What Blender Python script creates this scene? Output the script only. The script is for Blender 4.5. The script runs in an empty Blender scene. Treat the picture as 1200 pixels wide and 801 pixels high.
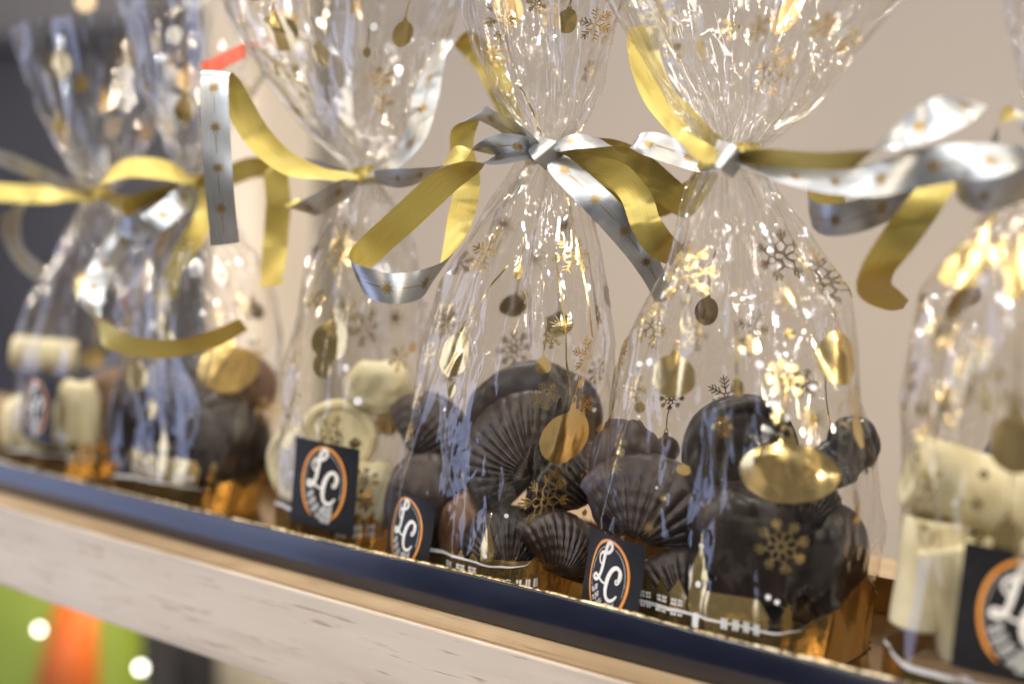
import bpy, math, random
import numpy as np
from mathutils.geometry import delaunay_2d_cdt
from mathutils import Vector, Matrix, Euler

# ------------------------------------------------------------------ camera
SC = bpy.context.scene
COL = SC.collection
FPX = 1200 * 50.0 / 36.0
CAMLOC = np.array([0.0, 0.0, 0.188])
YAW, PITCH = math.radians(41.0), math.radians(-6.23)
cam_d = bpy.data.cameras.new("camera")
cam = bpy.data.objects.new("camera", cam_d)
COL.objects.link(cam)
cam.location = CAMLOC
cam.rotation_euler = (math.radians(90) + PITCH, 0, YAW)
cam_d.lens = 50; cam_d.sensor_width = 36
cam_d.clip_start = 0.02; cam_d.clip_end = 100
cam_d.dof.use_dof = True
cam_d.dof.focus_distance = 0.606
cam_d.dof.aperture_fstop = 3.3
cam_d.dof.aperture_blades = 0
SC.camera = cam
RM = np.array(Euler((math.radians(90) + PITCH, 0, YAW)).to_matrix())
RIGHT, UP, FWD = RM[:, 0], RM[:, 1], -RM[:, 2]

def proj(P):
    d = P - CAMLOC
    z = d @ FWD
    return np.stack([600 + FPX * (d @ RIGHT) / z, 400.5 - FPX * (d @ UP) / z], -1), z

def ray(px, py):
    return FWD + RIGHT * (px - 600) / FPX + UP * (400.5 - py) / FPX

def at_y(px, py, Y):
    r = ray(px, py); return CAMLOC + r * (Y / r[1])

def at_z(px, py, Z):
    return CAMLOC + ray(px, py) * Z

# ------------------------------------------------------------------ world, lights, exposure
w = bpy.data.worlds.new("World"); SC.world = w; w.use_nodes = True
bg = w.node_tree.nodes['Background']
bg.inputs[0].default_value = (0.80, 0.78, 0.76, 1); bg.inputs[1].default_value = 0.075

def area(name, loc, target, size, power, color, sizey=None, shape='RECTANGLE'):
    d = bpy.data.lights.new(name, 'AREA')
    d.shape = shape; d.size = size
    if sizey: d.size_y = sizey
    d.energy = power; d.color = color
    o = bpy.data.objects.new(name, d); COL.objects.link(o)
    o.location = loc
    v = Vector(target) - Vector(loc)
    o.rotation_euler = v.to_track_quat('-Z', 'Y').to_euler()
    return o

TG = (-0.42, 0.49, 0.1)
# the shop window, far off to the left in front of the shelf
area('shop_window_light', (-3.14, -0.82, 0.15), TG, 1.7, 38, (0.54, 0.63, 1.0), 2.5)
# ceiling panel
area('ceiling_panel_light', (0.1, 0.1, 2.3), TG, 1.3, 36, (1.0, 0.95, 0.88), 0.7)
area('ceiling_panel_light', (-1.7, 1.0, 2.2), TG, 0.5, 20, (1.0, 0.93, 0.84), 0.5)
# added small bright lights with no visible source, for sparkles in the film
rs = random.Random(5)
for (x, y, z, p, c) in [(-1.6, -0.9, 1.9, 7, 0), (-0.7, -1.3, 1.8, 7, 1), (0.5, -1.1, 1.7, 7, 0), (1.3, -0.2, 1.7, 7, 1),
                        (-2.2, 0.2, 1.6, 6, 1), (1.2, 0.9, 1.5, 7, 0), (0.2, 1.0, 1.9, 7, 1), (-1.0, 1.05, 1.7, 6, 0), (-0.9, -1.4, 0.9, 5, 1), (0.9, -0.7, 1.1, 5, 0), (-2.6, -0.3, 0.7, 5, 1), (0.7, 0.1, 0.5, 3, 1)]:
    area('shop_spot_light', (x, y, z), TG, 0.085, p * 1.9, (1, .84, .62) if c else (.95, .97, 1), shape='DISK')
area('ceiling_tube_light', (-0.6, -0.6, 2.1), TG, 2.4, 16, (1.0, 0.97, 0.93), 0.05)  # thin unseen strips, added to reflect as long streaks in the film
area('ceiling_tube_light', (-0.9, 1.05, 1.5), TG, 1.8, 10, (1.0, 0.9, 0.78), 0.04)
# added unseen warm light low behind the shelf, washes the wall
area('shelf_strip_light', (-0.9, 0.80, -0.12), (-0.9, 1.3, 0.05), 2.0, 17.0, (1.0, 0.76, 0.48), 0.06)

vs = SC.view_settings
vs.view_transform = 'Standard'; vs.look = 'None'; vs.exposure = -0.42; vs.gamma = 1.0
try: vs.use_curve_mapping = False
except Exception: pass
cy = SC.cycles
cy.use_denoising = True
try: cy.denoiser = 'OPENIMAGEDENOISE'
except Exception: pass
cy.max_bounces = 14; cy.transparent_max_bounces = 72; cy.glossy_bounces = 6; cy.diffuse_bounces = 4
cy.transmission_bounces = 4
cy.sample_clamp_indirect = 8.0; cy.sample_clamp_direct = 0
cy.caustics_reflective = False; cy.caustics_refractive = False

# ------------------------------------------------------------------ materials
def mat(name):
    m = bpy.data.materials.new(name); m.use_nodes = True
    nt = m.node_tree; nt.nodes.clear()
    out = nt.nodes.new('ShaderNodeOutputMaterial')
    return m, nt, out

def N(nt, t, **kw):
    n = nt.nodes.new(t)
    for k, v in kw.items():
        if k in n.inputs: n.inputs[k].default_value = v
        else: setattr(n, k, v)
    return n

def noise(nt, scale, detail=3, rough=.5, coord='Object', stretch=None):
    tc = N(nt, 'ShaderNodeTexCoord'); mp = N(nt, 'ShaderNodeMapping')
    if stretch: mp.inputs['Scale'].default_value = stretch
    nt.links.new(tc.outputs[coord], mp.inputs[0])
    n = N(nt, 'ShaderNodeTexNoise'); n.inputs['Scale'].default_value = scale
    n.inputs['Detail'].default_value = detail; n.inputs['Roughness'].default_value = rough
    nt.links.new(mp.outputs[0], n.inputs['Vector'])
    return n

def ramp(nt, fac, stops):
    r = N(nt, 'ShaderNodeValToRGB')
    e = r.color_ramp.elements
    while len(e) < len(stops): e.new(0.5)
    for i, (p, c) in enumerate(stops):
        e[i].position = p; e[i].color = (*c, 1)
    nt.links.new(fac, r.inputs[0])
    return r

def bump(nt, h, strength, dist):
    b = N(nt, 'ShaderNodeBump'); b.inputs['Strength'].default_value = strength; b.inputs['Distance'].default_value = dist
    nt.links.new(h, b.inputs['Height']); return b

def pbr(name, stops, scale=30, rough=.5, metal=0, bmp=0, bdist=.001, bscale=None, stretch=None, detail=4, rr=None, coat=0, sss=0, spec=.5):
    m, nt, out = mat(name)
    p = N(nt, 'ShaderNodeBsdfPrincipled')
    p.inputs['Roughness'].default_value = rough; p.inputs['Metallic'].default_value = metal
    p.inputs['Specular IOR Level'].default_value = spec
    if coat: p.inputs['Coat Weight'].default_value = coat; p.inputs['Coat Roughness'].default_value = .08
    if sss:
        p.inputs['Subsurface Weight'].default_value = sss
        p.inputs['Subsurface Radius'].default_value = (.004, .003, .0015); p.inputs['Subsurface Scale'].default_value = 1
    nz = noise(nt, scale, detail, stretch=stretch)
    r = ramp(nt, nz.outputs['Fac'], stops)
    nt.links.new(r.outputs[0], p.inputs['Base Color'])
    if rr:
        mr = N(nt, 'ShaderNodeMapRange'); mr.inputs['To Min'].default_value = rr[0]; mr.inputs['To Max'].default_value = rr[1]
        mr.inputs['From Min'].default_value = .3; mr.inputs['From Max'].default_value = .7
        nt.links.new(nz.outputs['Fac'], mr.inputs['Value']); nt.links.new(mr.outputs[0], p.inputs['Roughness'])
    if bmp:
        bn = noise(nt, bscale or scale, 5, stretch=stretch)
        b = bump(nt, bn.outputs['Fac'], bmp, bdist); nt.links.new(b.outputs[0], p.inputs['Normal'])
    nt.links.new(p.outputs[0], out.inputs[0])
    return m

M = {}
def film_material():
    m, nt, out = mat('cellophane')
    L = nt.links.new
    tr = N(nt, 'ShaderNodeBsdfTransparent'); tr.inputs[0].default_value = (.975, .97, .955, 1)
    gl = N(nt, 'ShaderNodeBsdfGlossy'); gl.inputs['Roughness'].default_value = .075; gl.inputs['Color'].default_value = (1, 1, 1, 1)
    lw = N(nt, 'ShaderNodeLayerWeight'); lw.inputs['Blend'].default_value = .5
    nz = noise(nt, 260, 3, .6)
    n2 = noise(nt, 60, 4, .6, stretch=(1, 1, .45))
    ad = N(nt, 'ShaderNodeMath', operation='MULTIPLY_ADD'); ad.inputs[1].default_value = 3.0
    L(n2.outputs['Fac'], ad.inputs[0]); L(nz.outputs['Fac'], ad.inputs[2])
    b = bump(nt, ad.outputs[0], .10, .0006)
    L(b.outputs[0], gl.inputs['Normal']); L(b.outputs[0], lw.inputs['Normal'])
    pw = N(nt, 'ShaderNodeMath', operation='POWER'); pw.inputs[1].default_value = 4.0
    L(lw.outputs['Facing'], pw.inputs[0])
    mr = N(nt, 'ShaderNodeMath', operation='MULTIPLY_ADD'); mr.inputs[1].default_value = .75; mr.inputs[2].default_value = .085
    L(pw.outputs[0], mr.inputs[0])
    mx = N(nt, 'ShaderNodeMixShader'); L(mr.outputs[0], mx.inputs[0]); L(tr.outputs[0], mx.inputs[1]); L(gl.outputs[0], mx.inputs[2])
    df = N(nt, 'ShaderNodeBsdfDiffuse'); df.inputs[0].default_value = (.9, .9, .9, 1)
    tl = N(nt, 'ShaderNodeBsdfTranslucent'); tl.inputs[0].default_value = (.9, .9, .9, 1)
    m2 = N(nt, 'ShaderNodeMixShader'); m2.inputs[0].default_value = .5; L(df.outputs[0], m2.inputs[1]); L(tl.outputs[0], m2.inputs[2])
    m3 = N(nt, 'ShaderNodeMixShader'); at = N(nt, 'ShaderNodeAttribute'); at.attribute_name = 'crease'
    cm = N(nt, 'ShaderNodeMath', operation='MULTIPLY_ADD'); cm.inputs[1].default_value = .12; cm.inputs[2].default_value = .004
    L(at.outputs['Fac'], cm.inputs[0]); L(cm.outputs[0], m3.inputs[0])
    gz = N(nt, 'ShaderNodeMath', operation='POWER'); gz.inputs[1].default_value = 5.0; L(lw.outputs['Facing'], gz.inputs[0])
    tc = N(nt, 'ShaderNodeMix', data_type='RGBA'); L(gz.outputs[0], tc.inputs[0]); tc.inputs[6].default_value = (.975, .97, .955, 1); tc.inputs[7].default_value = (.50, .40, .28, 1)
    L(tc.outputs[2], tr.inputs[0])
    L(mx.outputs[0], m3.inputs[1]); L(m2.outputs[0], m3.inputs[2])
    L(m3.outputs[0], out.inputs[0])
    return m
M['film'] = film_material()

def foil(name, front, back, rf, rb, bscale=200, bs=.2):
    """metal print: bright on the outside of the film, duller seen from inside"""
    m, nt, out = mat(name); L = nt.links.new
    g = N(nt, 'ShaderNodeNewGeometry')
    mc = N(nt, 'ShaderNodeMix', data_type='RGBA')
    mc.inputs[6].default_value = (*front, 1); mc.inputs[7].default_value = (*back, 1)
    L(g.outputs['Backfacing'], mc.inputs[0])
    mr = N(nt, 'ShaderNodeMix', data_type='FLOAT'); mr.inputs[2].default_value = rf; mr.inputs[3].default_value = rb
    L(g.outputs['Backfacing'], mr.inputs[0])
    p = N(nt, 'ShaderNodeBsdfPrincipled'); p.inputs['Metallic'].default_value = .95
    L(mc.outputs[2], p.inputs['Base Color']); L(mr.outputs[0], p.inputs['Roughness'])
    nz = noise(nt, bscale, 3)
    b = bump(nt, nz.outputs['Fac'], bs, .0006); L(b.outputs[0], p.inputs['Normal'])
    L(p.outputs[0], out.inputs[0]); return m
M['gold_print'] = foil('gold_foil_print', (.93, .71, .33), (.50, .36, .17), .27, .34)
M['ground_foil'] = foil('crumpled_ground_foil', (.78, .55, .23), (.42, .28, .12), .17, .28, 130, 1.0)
M['gold_card'] = foil('gold_card', (.34, .22, .09), (.34, .22, .09), .22, .25, 90, .4)

def ribbon_material():
    m, nt, out = mat('satin_ribbon'); L = nt.links.new
    g = N(nt, 'ShaderNodeNewGeometry')
    at = N(nt, 'ShaderNodeAttribute'); at.attribute_name = 'along'
    mp = N(nt, 'ShaderNodeMapping'); mp.inputs['Scale'].default_value = (1, 40, 1); L(at.outputs['Vector'], mp.inputs[0])
    nz = N(nt, 'ShaderNodeTexNoise'); nz.inputs['Scale'].default_value = 60; nz.inputs['Detail'].default_value = 4
    L(mp.outputs[0], nz.inputs['Vector'])
    gr = ramp(nt, nz.outputs['Fac'], [(.3, (.49, .385, .095)), (.7, (.60, .485, .14))])
    sr = ramp(nt, nz.outputs['Fac'], [(.3, (.38, .40, .43)), (.7, (.50, .52, .55))])
    mc = N(nt, 'ShaderNodeMix', data_type='RGBA'); L(g.outputs['Backfacing'], mc.inputs[0])
    L(gr.outputs[0], mc.inputs[6]); L(sr.outputs[0], mc.inputs[7])
    mr = N(nt, 'ShaderNodeMix', data_type='FLOAT'); mr.inputs[2].default_value = .42; mr.inputs[3].default_value = .36
    L(g.outputs['Backfacing'], mr.inputs[0])
    mm = N(nt, 'ShaderNodeMix', data_type='FLOAT'); mm.inputs[2].default_value = .45; mm.inputs[3].default_value = .85
    L(g.outputs['Backfacing'], mm.inputs[0])
    p = N(nt, 'ShaderNodeBsdfPrincipled'); L(mc.outputs[2], p.inputs['Base Color']); L(mr.outputs[0], p.inputs['Roughness']); L(mm.outputs[0], p.inputs['Metallic'])
    b = bump(nt, nz.outputs['Fac'], .12, .0004); L(b.outputs[0], p.inputs['Normal'])
    L(p.outputs[0], out.inputs[0]); return m
M['ribbon'] = ribbon_material()
M['print_bronze'] = pbr('bronze_print', [(.3, (.20, .12, .04)), (.7, (.55, .36, .12))], rough=.35, metal=.8)
M['white_print'] = pbr('white_print', [(.3, (.78, .80, .84)), (.7, (.86, .87, .90))], rough=.35)
M['dark_choc'] = pbr('dark_chocolate', [(.25, (.009, .0055, .005)), (.55, (.018, .011, .010)), (.8, (.040, .027, .024))], 55, rough=.38, bmp=.25, bscale=140, bdist=.001, rr=(.28, .5))
M['mid_choc'] = pbr('brown_chocolate', [(.25, (.013, .007, .0055)), (.55, (.026, .015, .012)), (.8, (.055, .036, .031))], 60, rough=.42, bmp=.35, bscale=160, bdist=.001)
M['bloomed_choc'] = pbr('bloomed_chocolate', [(.25, (.022, .013, .012)), (.6, (.045, .029, .027)), (.85, (.11, .08, .078))], 40, rough=.45, bmp=.3, bscale=120, bdist=.001)
M['milk_choc'] = pbr('milk_chocolate', [(.3, (.12, .058, .030)), (.7, (.19, .10, .056))], 50, rough=.4, bmp=.2, bscale=120)
M['white_choc'] = pbr('white_chocolate', [(.25, (.58, .49, .28)), (.45, (.70, .62, .39)), (.7, (.78, .71, .48))], 45, rough=.45, bmp=.5, bscale=110, sss=.15)
M['black_card'] = pbr('sticker_black', [(.3, (.008, .008, .010)), (.7, (.015, .015, .018))], 80, rough=.5, spec=.3)
M['orange_print'] = pbr('orange_print', [(.3, (.72, .27, .05)), (.7, (.82, .36, .09))], 200, rough=.35)
M['grey_print'] = pbr('grey_print', [(.35, (.16, .16, .16)), (.65, (.62, .62, .62))], 900, rough=.5)
M['cream_print'] = pbr('cream_print', [(.3, (.80, .78, .74)), (.7, (.88, .86, .82))], 300, rough=.4)
M['tray'] = pbr('black_tray', [(.3, (.005, .007, .018)), (.7, (.008, .011, .028))], 60, spec=.8, coat=.12, rough=.22, bmp=.12, bscale=300, bdist=.0004, stretch=(.25, 1, 1), rr=(.2, .28))
M['haze_red'] = pbr('coral_red', [(.3, (.75, .13, .08)), (.7, (.85, .2, .12))], 30, rough=.5)
M['wall'] = pbr('wall_paint', [(.3, (.20, .189, .184)), (.7, (.22, .207, .20))], 3, rough=.85, bmp=.1, bscale=80)
M['dark_panel'] = pbr('dark_panel', [(.3, (.035, .035, .042)), (.7, (.05, .05, .06))], 5, rough=.6)
M['cream_post'] = pbr('cream_post', [(.3, (.50, .46, .41)), (.7, (.55, .51, .46))], 5, rough=.6)
M['lime'] = pbr('lime_paper', [(.3, (.30, .42, .03)), (.7, (.38, .50, .05))], 9, rough=.5)
M['orange'] = pbr('orange_paper', [(.3, (.80, .16, .02)), (.7, (.88, .22, .03))], 9, rough=.5)
M['floor_pale'] = pbr('pale_floor', [(.3, (.42, .38, .34)), (.7, (.5, .46, .41))], 4, rough=.5)

def tray_edge_mat():
    m, nt, out = mat('worn_foil_edge'); L = nt.links.new
    nz = noise(nt, 420, 3, .7, stretch=(.6, 1, 1))
    r = ramp(nt, nz.outputs['Fac'], [(.42, (.05, .035, .02)), (.5, (.65, .5, .25)), (.62, (.9, .82, .62))])
    p = N(nt, 'ShaderNodeBsdfPrincipled'); p.inputs['Metallic'].default_value = .6; p.inputs['Roughness'].default_value = .3
    L(r.outputs[0], p.inputs['Base Color']); L(p.outputs[0], out.inputs[0]); return m
M['tray_edge'] = tray_edge_mat()

def wood(name, a, b, c, fleck):
    m, nt, out = mat(name); L = nt.links.new
    p = N(nt, 'ShaderNodeBsdfPrincipled'); p.inputs['Roughness'].default_value = .55
    n1 = noise(nt, 55, 6, .6, stretch=(.10, 1, 1))
    n2 = noise(nt, 420, 3, .6, stretch=(.07, 1, 1))
    r1 = ramp(nt, n1.outputs['Fac'], [(.3, a), (.5, b), (.72, c)])
    r2 = ramp(nt, n2.outputs['Fac'], [(.30, fleck), (.40, (1, 1, 1))])
    n3 = noise(nt, 230, 3, .6, stretch=(.055, 1, 1))
    r3 = ramp(nt, n3.outputs['Fac'], [(.27, tuple(x * .75 for x in fleck)), (.36, (1, 1, 1))])
    mx = N(nt, 'ShaderNodeMix', data_type='RGBA', blend_type='MULTIPLY'); mx.inputs[0].default_value = 1
    L(r1.outputs[0], mx.inputs[6]); L(r2.outputs[0], mx.inputs[7])
    m2 = N(nt, 'ShaderNodeMix', data_type='RGBA', blend_type='MULTIPLY'); m2.inputs[0].default_value = .8
    L(mx.outputs[2], m2.inputs[6]); L(r3.outputs[0], m2.inputs[7])
    L(m2.outputs[2], p.inputs['Base Color'])
    b_ = bump(nt, m2.outputs[2], .5, .0008); L(b_.outputs[0], p.inputs['Normal'])
    L(p.outputs[0], out.inputs[0]); return m
M['wood_front'] = wood('limed_oak', (.50, .43, .37), (.61, .54, .47), (.68, .61, .54), (.66, .57, .51))  # same wood as the top, window light put into its paler colour
M['wood_top'] = wood('raw_pine', (.26, .175, .10), (.36, .26, .155), (.44, .33, .21), (.7, .6, .5))

def emit(name, c, s):
    m, nt, out = mat(name); e = N(nt, 'ShaderNodeEmission'); e.inputs[0].default_value = (*c, 1); e.inputs[1].default_value = s
    nt.links.new(e.outputs[0], out.inputs[0]); return m
M['bulb'] = emit('lit_bulb', (1, .93, .84), 14)
M['bulb_warm'] = emit('lit_warm_bulb', (1, .72, .38), 5)

# ------------------------------------------------------------------ object helpers
def link_mesh(name, V, F, m, parent=None, smooth=True):
    me = bpy.data.meshes.new(name)
    V = np.asarray(V, dtype=np.float32).reshape(-1, 3)
    F = np.asarray(F, dtype=np.int32)
    if F.ndim == 2:
        k = F.shape[1]
        me.vertices.add(len(V)); me.vertices.foreach_set('co', V.ravel())
        me.loops.add(F.size); me.loops.foreach_set('vertex_index', F.ravel())
        me.polygons.add(len(F)); me.polygons.foreach_set('loop_start', np.arange(0, F.size, k, dtype=np.int32))
        me.polygons.foreach_set('loop_total', np.full(len(F), k, dtype=np.int32))
        me.update(calc_edges=True); me.validate()
    if smooth: me.polygons.foreach_set('use_smooth', np.ones(len(me.polygons), dtype=bool))
    me.materials.append(m)
    o = bpy.data.objects.new(name, me); COL.objects.link(o)
    if parent is not None:
        o.parent = parent
        o.matrix_parent_inverse = Matrix.Identity(4)
        pw_ = Vector((0, 0, 0)); q = parent
        while q is not None: pw_ += Vector(q.location); q = q.parent
        o.location = -pw_ if parent.parent is None else (0, 0, 0)
    return o

def setp(o, label=None, cat=None, group=None, kind=None):
    if label: o['label'] = label
    if cat: o['category'] = cat
    if group: o['group'] = group
    if kind: o['kind'] = kind
    return o

def empty(name, loc):
    o = bpy.data.objects.new(name, None); COL.objects.link(o); o.location = loc; o.empty_display_size = .01
    return o

def gridfaces(nr, nc, wrap=False):
    i = np.arange(nr - 1)[:, None]; j = np.arange(nc if wrap else nc - 1)[None, :]
    a = i * nc + j; b = i * nc + (j + 1) % nc
    return np.stack([a, b, b + nc, a + nc], -1).reshape(-1, 4)

def box(name, lo, hi, m, parent=None, bevel=.0):
    lo = np.array(lo, float); hi = np.array(hi, float)
    c = (lo + hi) / 2; h = (hi - lo) / 2
    import bmesh
    bm = bmesh.new(); bmesh.ops.create_cube(bm, size=2)
    for v in bm.verts: v.co = Vector((v.co.x * h[0], v.co.y * h[1], v.co.z * h[2]))
    if bevel: bmesh.ops.bevel(bm, geom=bm.edges[:], offset=bevel, segments=2, affect='EDGES')
    for v in bm.verts: v.co += Vector(c)
    me = bpy.data.meshes.new(name); bm.to_mesh(me); bm.free(); me.materials.append(m)
    o = bpy.data.objects.new(name, me); COL.objects.link(o)
    if parent is not None: o.parent = parent; o.location = -Vector(parent.location)
    return o

# ------------------------------------------------------------------ setting: wall, floor
def plane_quad(name, pts, m):
    return link_mesh(name, pts, [[0, 1, 2, 3]], m, smooth=False)
setp(plane_quad('back_wall', [(-9, 1.5, -1.4), (6, 1.5, -1.4), (6, 1.5, 3.0), (-9, 1.5, 3.0)], M['wall']), kind='structure')
setp(plane_quad('floor', [(-9, -3, -1.4), (6, -3, -1.4), (6, 1.5, -1.4), (-9, 1.5, -1.4)], M['floor_pale']), kind='structure')
# dark cupboard on the left, and a pale strip coloured as lit wall
p0 = at_y(192, 100, 1.30)[0]
p1 = at_y(262, 100, 1.30)[0]
cb = empty('dark_cupboard', (p0 - .4, 1.40, -1.4))
box('side_panel', (p0 - 4.0, 1.33, -1.4), (p0 - .002, 1.49, .42), M['dark_panel'], cb, .004)
box('top_board', (p0 - 4.0, 1.30, .423), (p0 + .01, 1.49, .45), M['dark_panel'], cb, .003)
setp(cb, 'tall dark grey cupboard far behind the leftmost bags, out of focus', 'cupboard')
po = box('wall_post', (p0 + .015, 1.36, -1.4), (p1, 1.48, 2.6), M['cream_post'], None, .006)
setp(po, 'pale cream post standing against the wall beside the dark cupboard', 'post')

# ------------------------------------------------------------------ shelf board
YW, YR = 0.425, 0.446
sh = empty('wooden_shelf', (-.5, .5, -.037))
box('board', (-3.0, YW + .003, -.0486), (1.2, .66, 0.0), M['wood_top'], sh, .0008)
box('front_edge', (-3.0, YW, -.0481), (1.2, YW + .0025, -.0006), M['wood_front'], sh, .0004)
setp(sh, 'light wooden shelf board with a pale limed front edge under the black tray', 'shelf')
# shelf bracket post seen under the board
# ------------------------------------------------------------------ black tray
RH = .0185
tr = empty('black_tray', (-.4, .5, 0.0))
def tray_front():
    # slightly wavy folded card wall, leaning outward
    n = 160
    xs = np.linspace(-2.2, .9, n)
    wv = .0012 * np.sin(xs * 9) + .0006 * np.sin(xs * 31 + 1)
    V = []
    prof = [(-.001, .0005), (-.0022, .0017), (-.0010, .009), (-.0002, RH - .0008), (.0004, RH), (.0015, RH), (.0021, RH - .0006), (.0024, .003)]
    for y, z in prof:
        V.append(np.stack([xs, YR + y + wv * z / RH, np.full(n, z) + .0006 * np.sin(xs * 13) * (z / RH)], -1))
    return link_mesh('front_wall', np.array(V), gridfaces(len(prof), n)[:, ::-1], M['tray'], tr)
tray_front()
n = 300; xs = np.linspace(-2.2, .9, n)
wv = .0012 * np.sin(xs * 9) + .0006 * np.sin(xs * 31 + 1); zz = .0006 * np.sin(xs * 13)
rg = np.random.default_rng(3)
jg = rg.normal(0, .00022, n)
V = np.array([np.stack([xs, YR + .0006 + wv, RH + .0002 + zz], -1), np.stack([xs, YR + .0012 + wv, RH + .0009 + zz + jg], -1), np.stack([xs, YR + .0019 + wv, RH + .0002 + zz], -1)])
link_mesh('rim_edge', V, gridfaces(3, n), M['tray_edge'], tr)
box('tray_floor', (-2.2, YR + .0028, .001), (.9, .562, .003), M['gold_card'], tr)
box('back_wall_panel', (-2.2, .5625, .001), (.9, .5645, RH), M['gold_card'], tr, .0003)
setp(tr, 'long low black tray with a worn gold rim holding the row of gift bags', 'tray')

# ------------------------------------------------------------------ cellophane bags
def hashv(i, j, seed):
    h = np.sin(i * 127.1 + j * 311.7 + seed * 74.7) * 43758.5453
    return h - np.floor(h)

def facet(u, v, seed):
    """piecewise linear random field on a triangle lattice: sharp straight creases"""
    i = np.floor(u); j = np.floor(v); fu = u - i; fv = v - j
    a = hashv(i, j, seed); b = hashv(i + 1, j, seed); c = hashv(i, j + 1, seed); d = hashv(i + 1, j + 1, seed)
    flip = hashv(i, j, seed + 9) > .5
    t1 = np.where(fu + fv < 1, a + (b - a) * fu + (c - a) * fv, d + (c - d) * (1 - fu) + (b - d) * (1 - fv))
    t2 = np.where(fu > fv, a + (b - a) * fu + (d - b) * fv, a + (d - c) * fu + (c - a) * fv)
    return np.where(flip, t2, t1) * 2 - 1

def ridges(u, v, seed, w, frac):
    """thin straight fold lines along some edges of a jittered triangle lattice, each with its own height"""
    i = np.floor(u); j = np.floor(v); fu = u - i; fv = v - j
    out = np.zeros_like(u)
    for k, (d, a, b) in enumerate(((np.abs(fu - .5 - (hashv(i, 0 * j, seed) - .5) * .6 - (fv - .5) * (hashv(i, j, seed + 4) - .5) * .0), i, j), (np.abs(fu - fv), i + 31, j), (np.abs(fu + fv - 1), i, j + 57))):
        h = hashv(a, b, seed + k); s_ = np.where(hashv(a, b, seed + k + .5) > .5, 1, -1)
        end = np.sin(np.clip(fv, 0, 1) * math.pi) ** .5
        out += np.where(h < frac, 1, 0) * s_ * (.4 + .6 * h / frac) * np.exp(-(d / w) ** 2) * end
    return out

def snoise(u, v, seed):
    i = np.floor(u); j = np.floor(v); fu = u - i; fv = v - j
    fu = fu * fu * (3 - 2 * fu); fv = fv * fv * (3 - 2 * fv)
    a = hashv(i, j, seed); b = hashv(i + 1, j, seed); c = hashv(i, j + 1, seed); d = hashv(i + 1, j + 1, seed)
    return ((a * (1 - fu) + b * fu) * (1 - fv) + (c * (1 - fu) + d * fu) * fv) * 2 - 1

PER = .29
def crumple_net(U, Z, spacing, seed, stretch=2.2):
    """random Delaunay net over the film sheet; returns (site u, site z, per-sample triangle ids and weights)"""
    r = np.random.default_rng(seed)
    z0, z1 = Z.min(), Z.max()
    n_ = int(PER * (z1 - z0) / spacing ** 2)
    nzz = max(3, int((z1 - z0) / (spacing * stretch ** .5))); nuu = max(4, int(n_ / nzz))
    uu = (np.arange(nuu)[None, :] + r.uniform(.02, .98, (nzz, nuu)) + .5 * (np.arange(nzz) % 2)[:, None]) / nuu
    zz = z0 + (z1 - z0) * (np.arange(nzz)[:, None] + r.uniform(.05, .95, (nzz, nuu))) / nzz
    uu = uu % 1.0
    zz[0] = z0; zz[-1] = z1
    su, sz = uu.ravel(), zz.ravel(); n0 = len(su)
    m = (su > .75); m2 = (su < .25)
    au = np.concatenate([su, su[m] - 1, su[m2] + 1]); az = np.concatenate([sz, sz[m], sz[m2]])
    ids = np.concatenate([np.arange(n0), np.nonzero(m)[0], np.nonzero(m2)[0]])
    co = [Vector((a * PER * stretch, b)) for a, b in zip(au, az)]
    res = delaunay_2d_cdt(co, [], [], 0, 1e-7)
    vs_, tr_, orig = res[0], res[2], res[3]
    vid = np.array([ids[o[0]] if o else 0 for o in orig])
    vx = np.array([v[0] for v in vs_]) / (PER * stretch); vz = np.array([v[1] for v in vs_])
    nz, nu = U.shape
    T = np.zeros((nz, nu, 3), np.int32); Wt = np.zeros((nz, nu, 3)); Wt[..., 0] = 1
    for t in tr_:
        x = vx[list(t)]; y = vz[list(t)]
        i0 = max(0, int(math.floor(x.min() * nu))); i1 = min(nu - 1, int(math.ceil(x.max() * nu)))
        j0 = max(0, int(math.floor((y.min() - z0) / (z1 - z0) * (nz - 1)))); j1 = min(nz - 1, int(math.ceil((y.max() - z0) / (z1 - z0) * (nz - 1))))
        if i1 < i0 or j1 < j0: continue
        X = U[j0:j1 + 1, i0:i1 + 1]; Y = Z[j0:j1 + 1, i0:i1 + 1]
        d = (y[1] - y[2]) * (x[0] - x[2]) + (x[2] - x[1]) * (y[0] - y[2])
        if abs(d) < 1e-14: continue
        a = ((y[1] - y[2]) * (X - x[2]) + (x[2] - x[1]) * (Y - y[2])) / d
        b = ((y[2] - y[0]) * (X - x[2]) + (x[0] - x[2]) * (Y - y[2])) / d
        c = 1 - a - b
        m = (a >= -1e-6) & (b >= -1e-6) & (c >= -1e-6)
        T[j0:j1 + 1, i0:i1 + 1][m] = vid[list(t)]
        Wt[j0:j1 + 1, i0:i1 + 1][m] = np.stack([a, b, c], -1)[m]
    return su, sz, T, Wt

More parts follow.
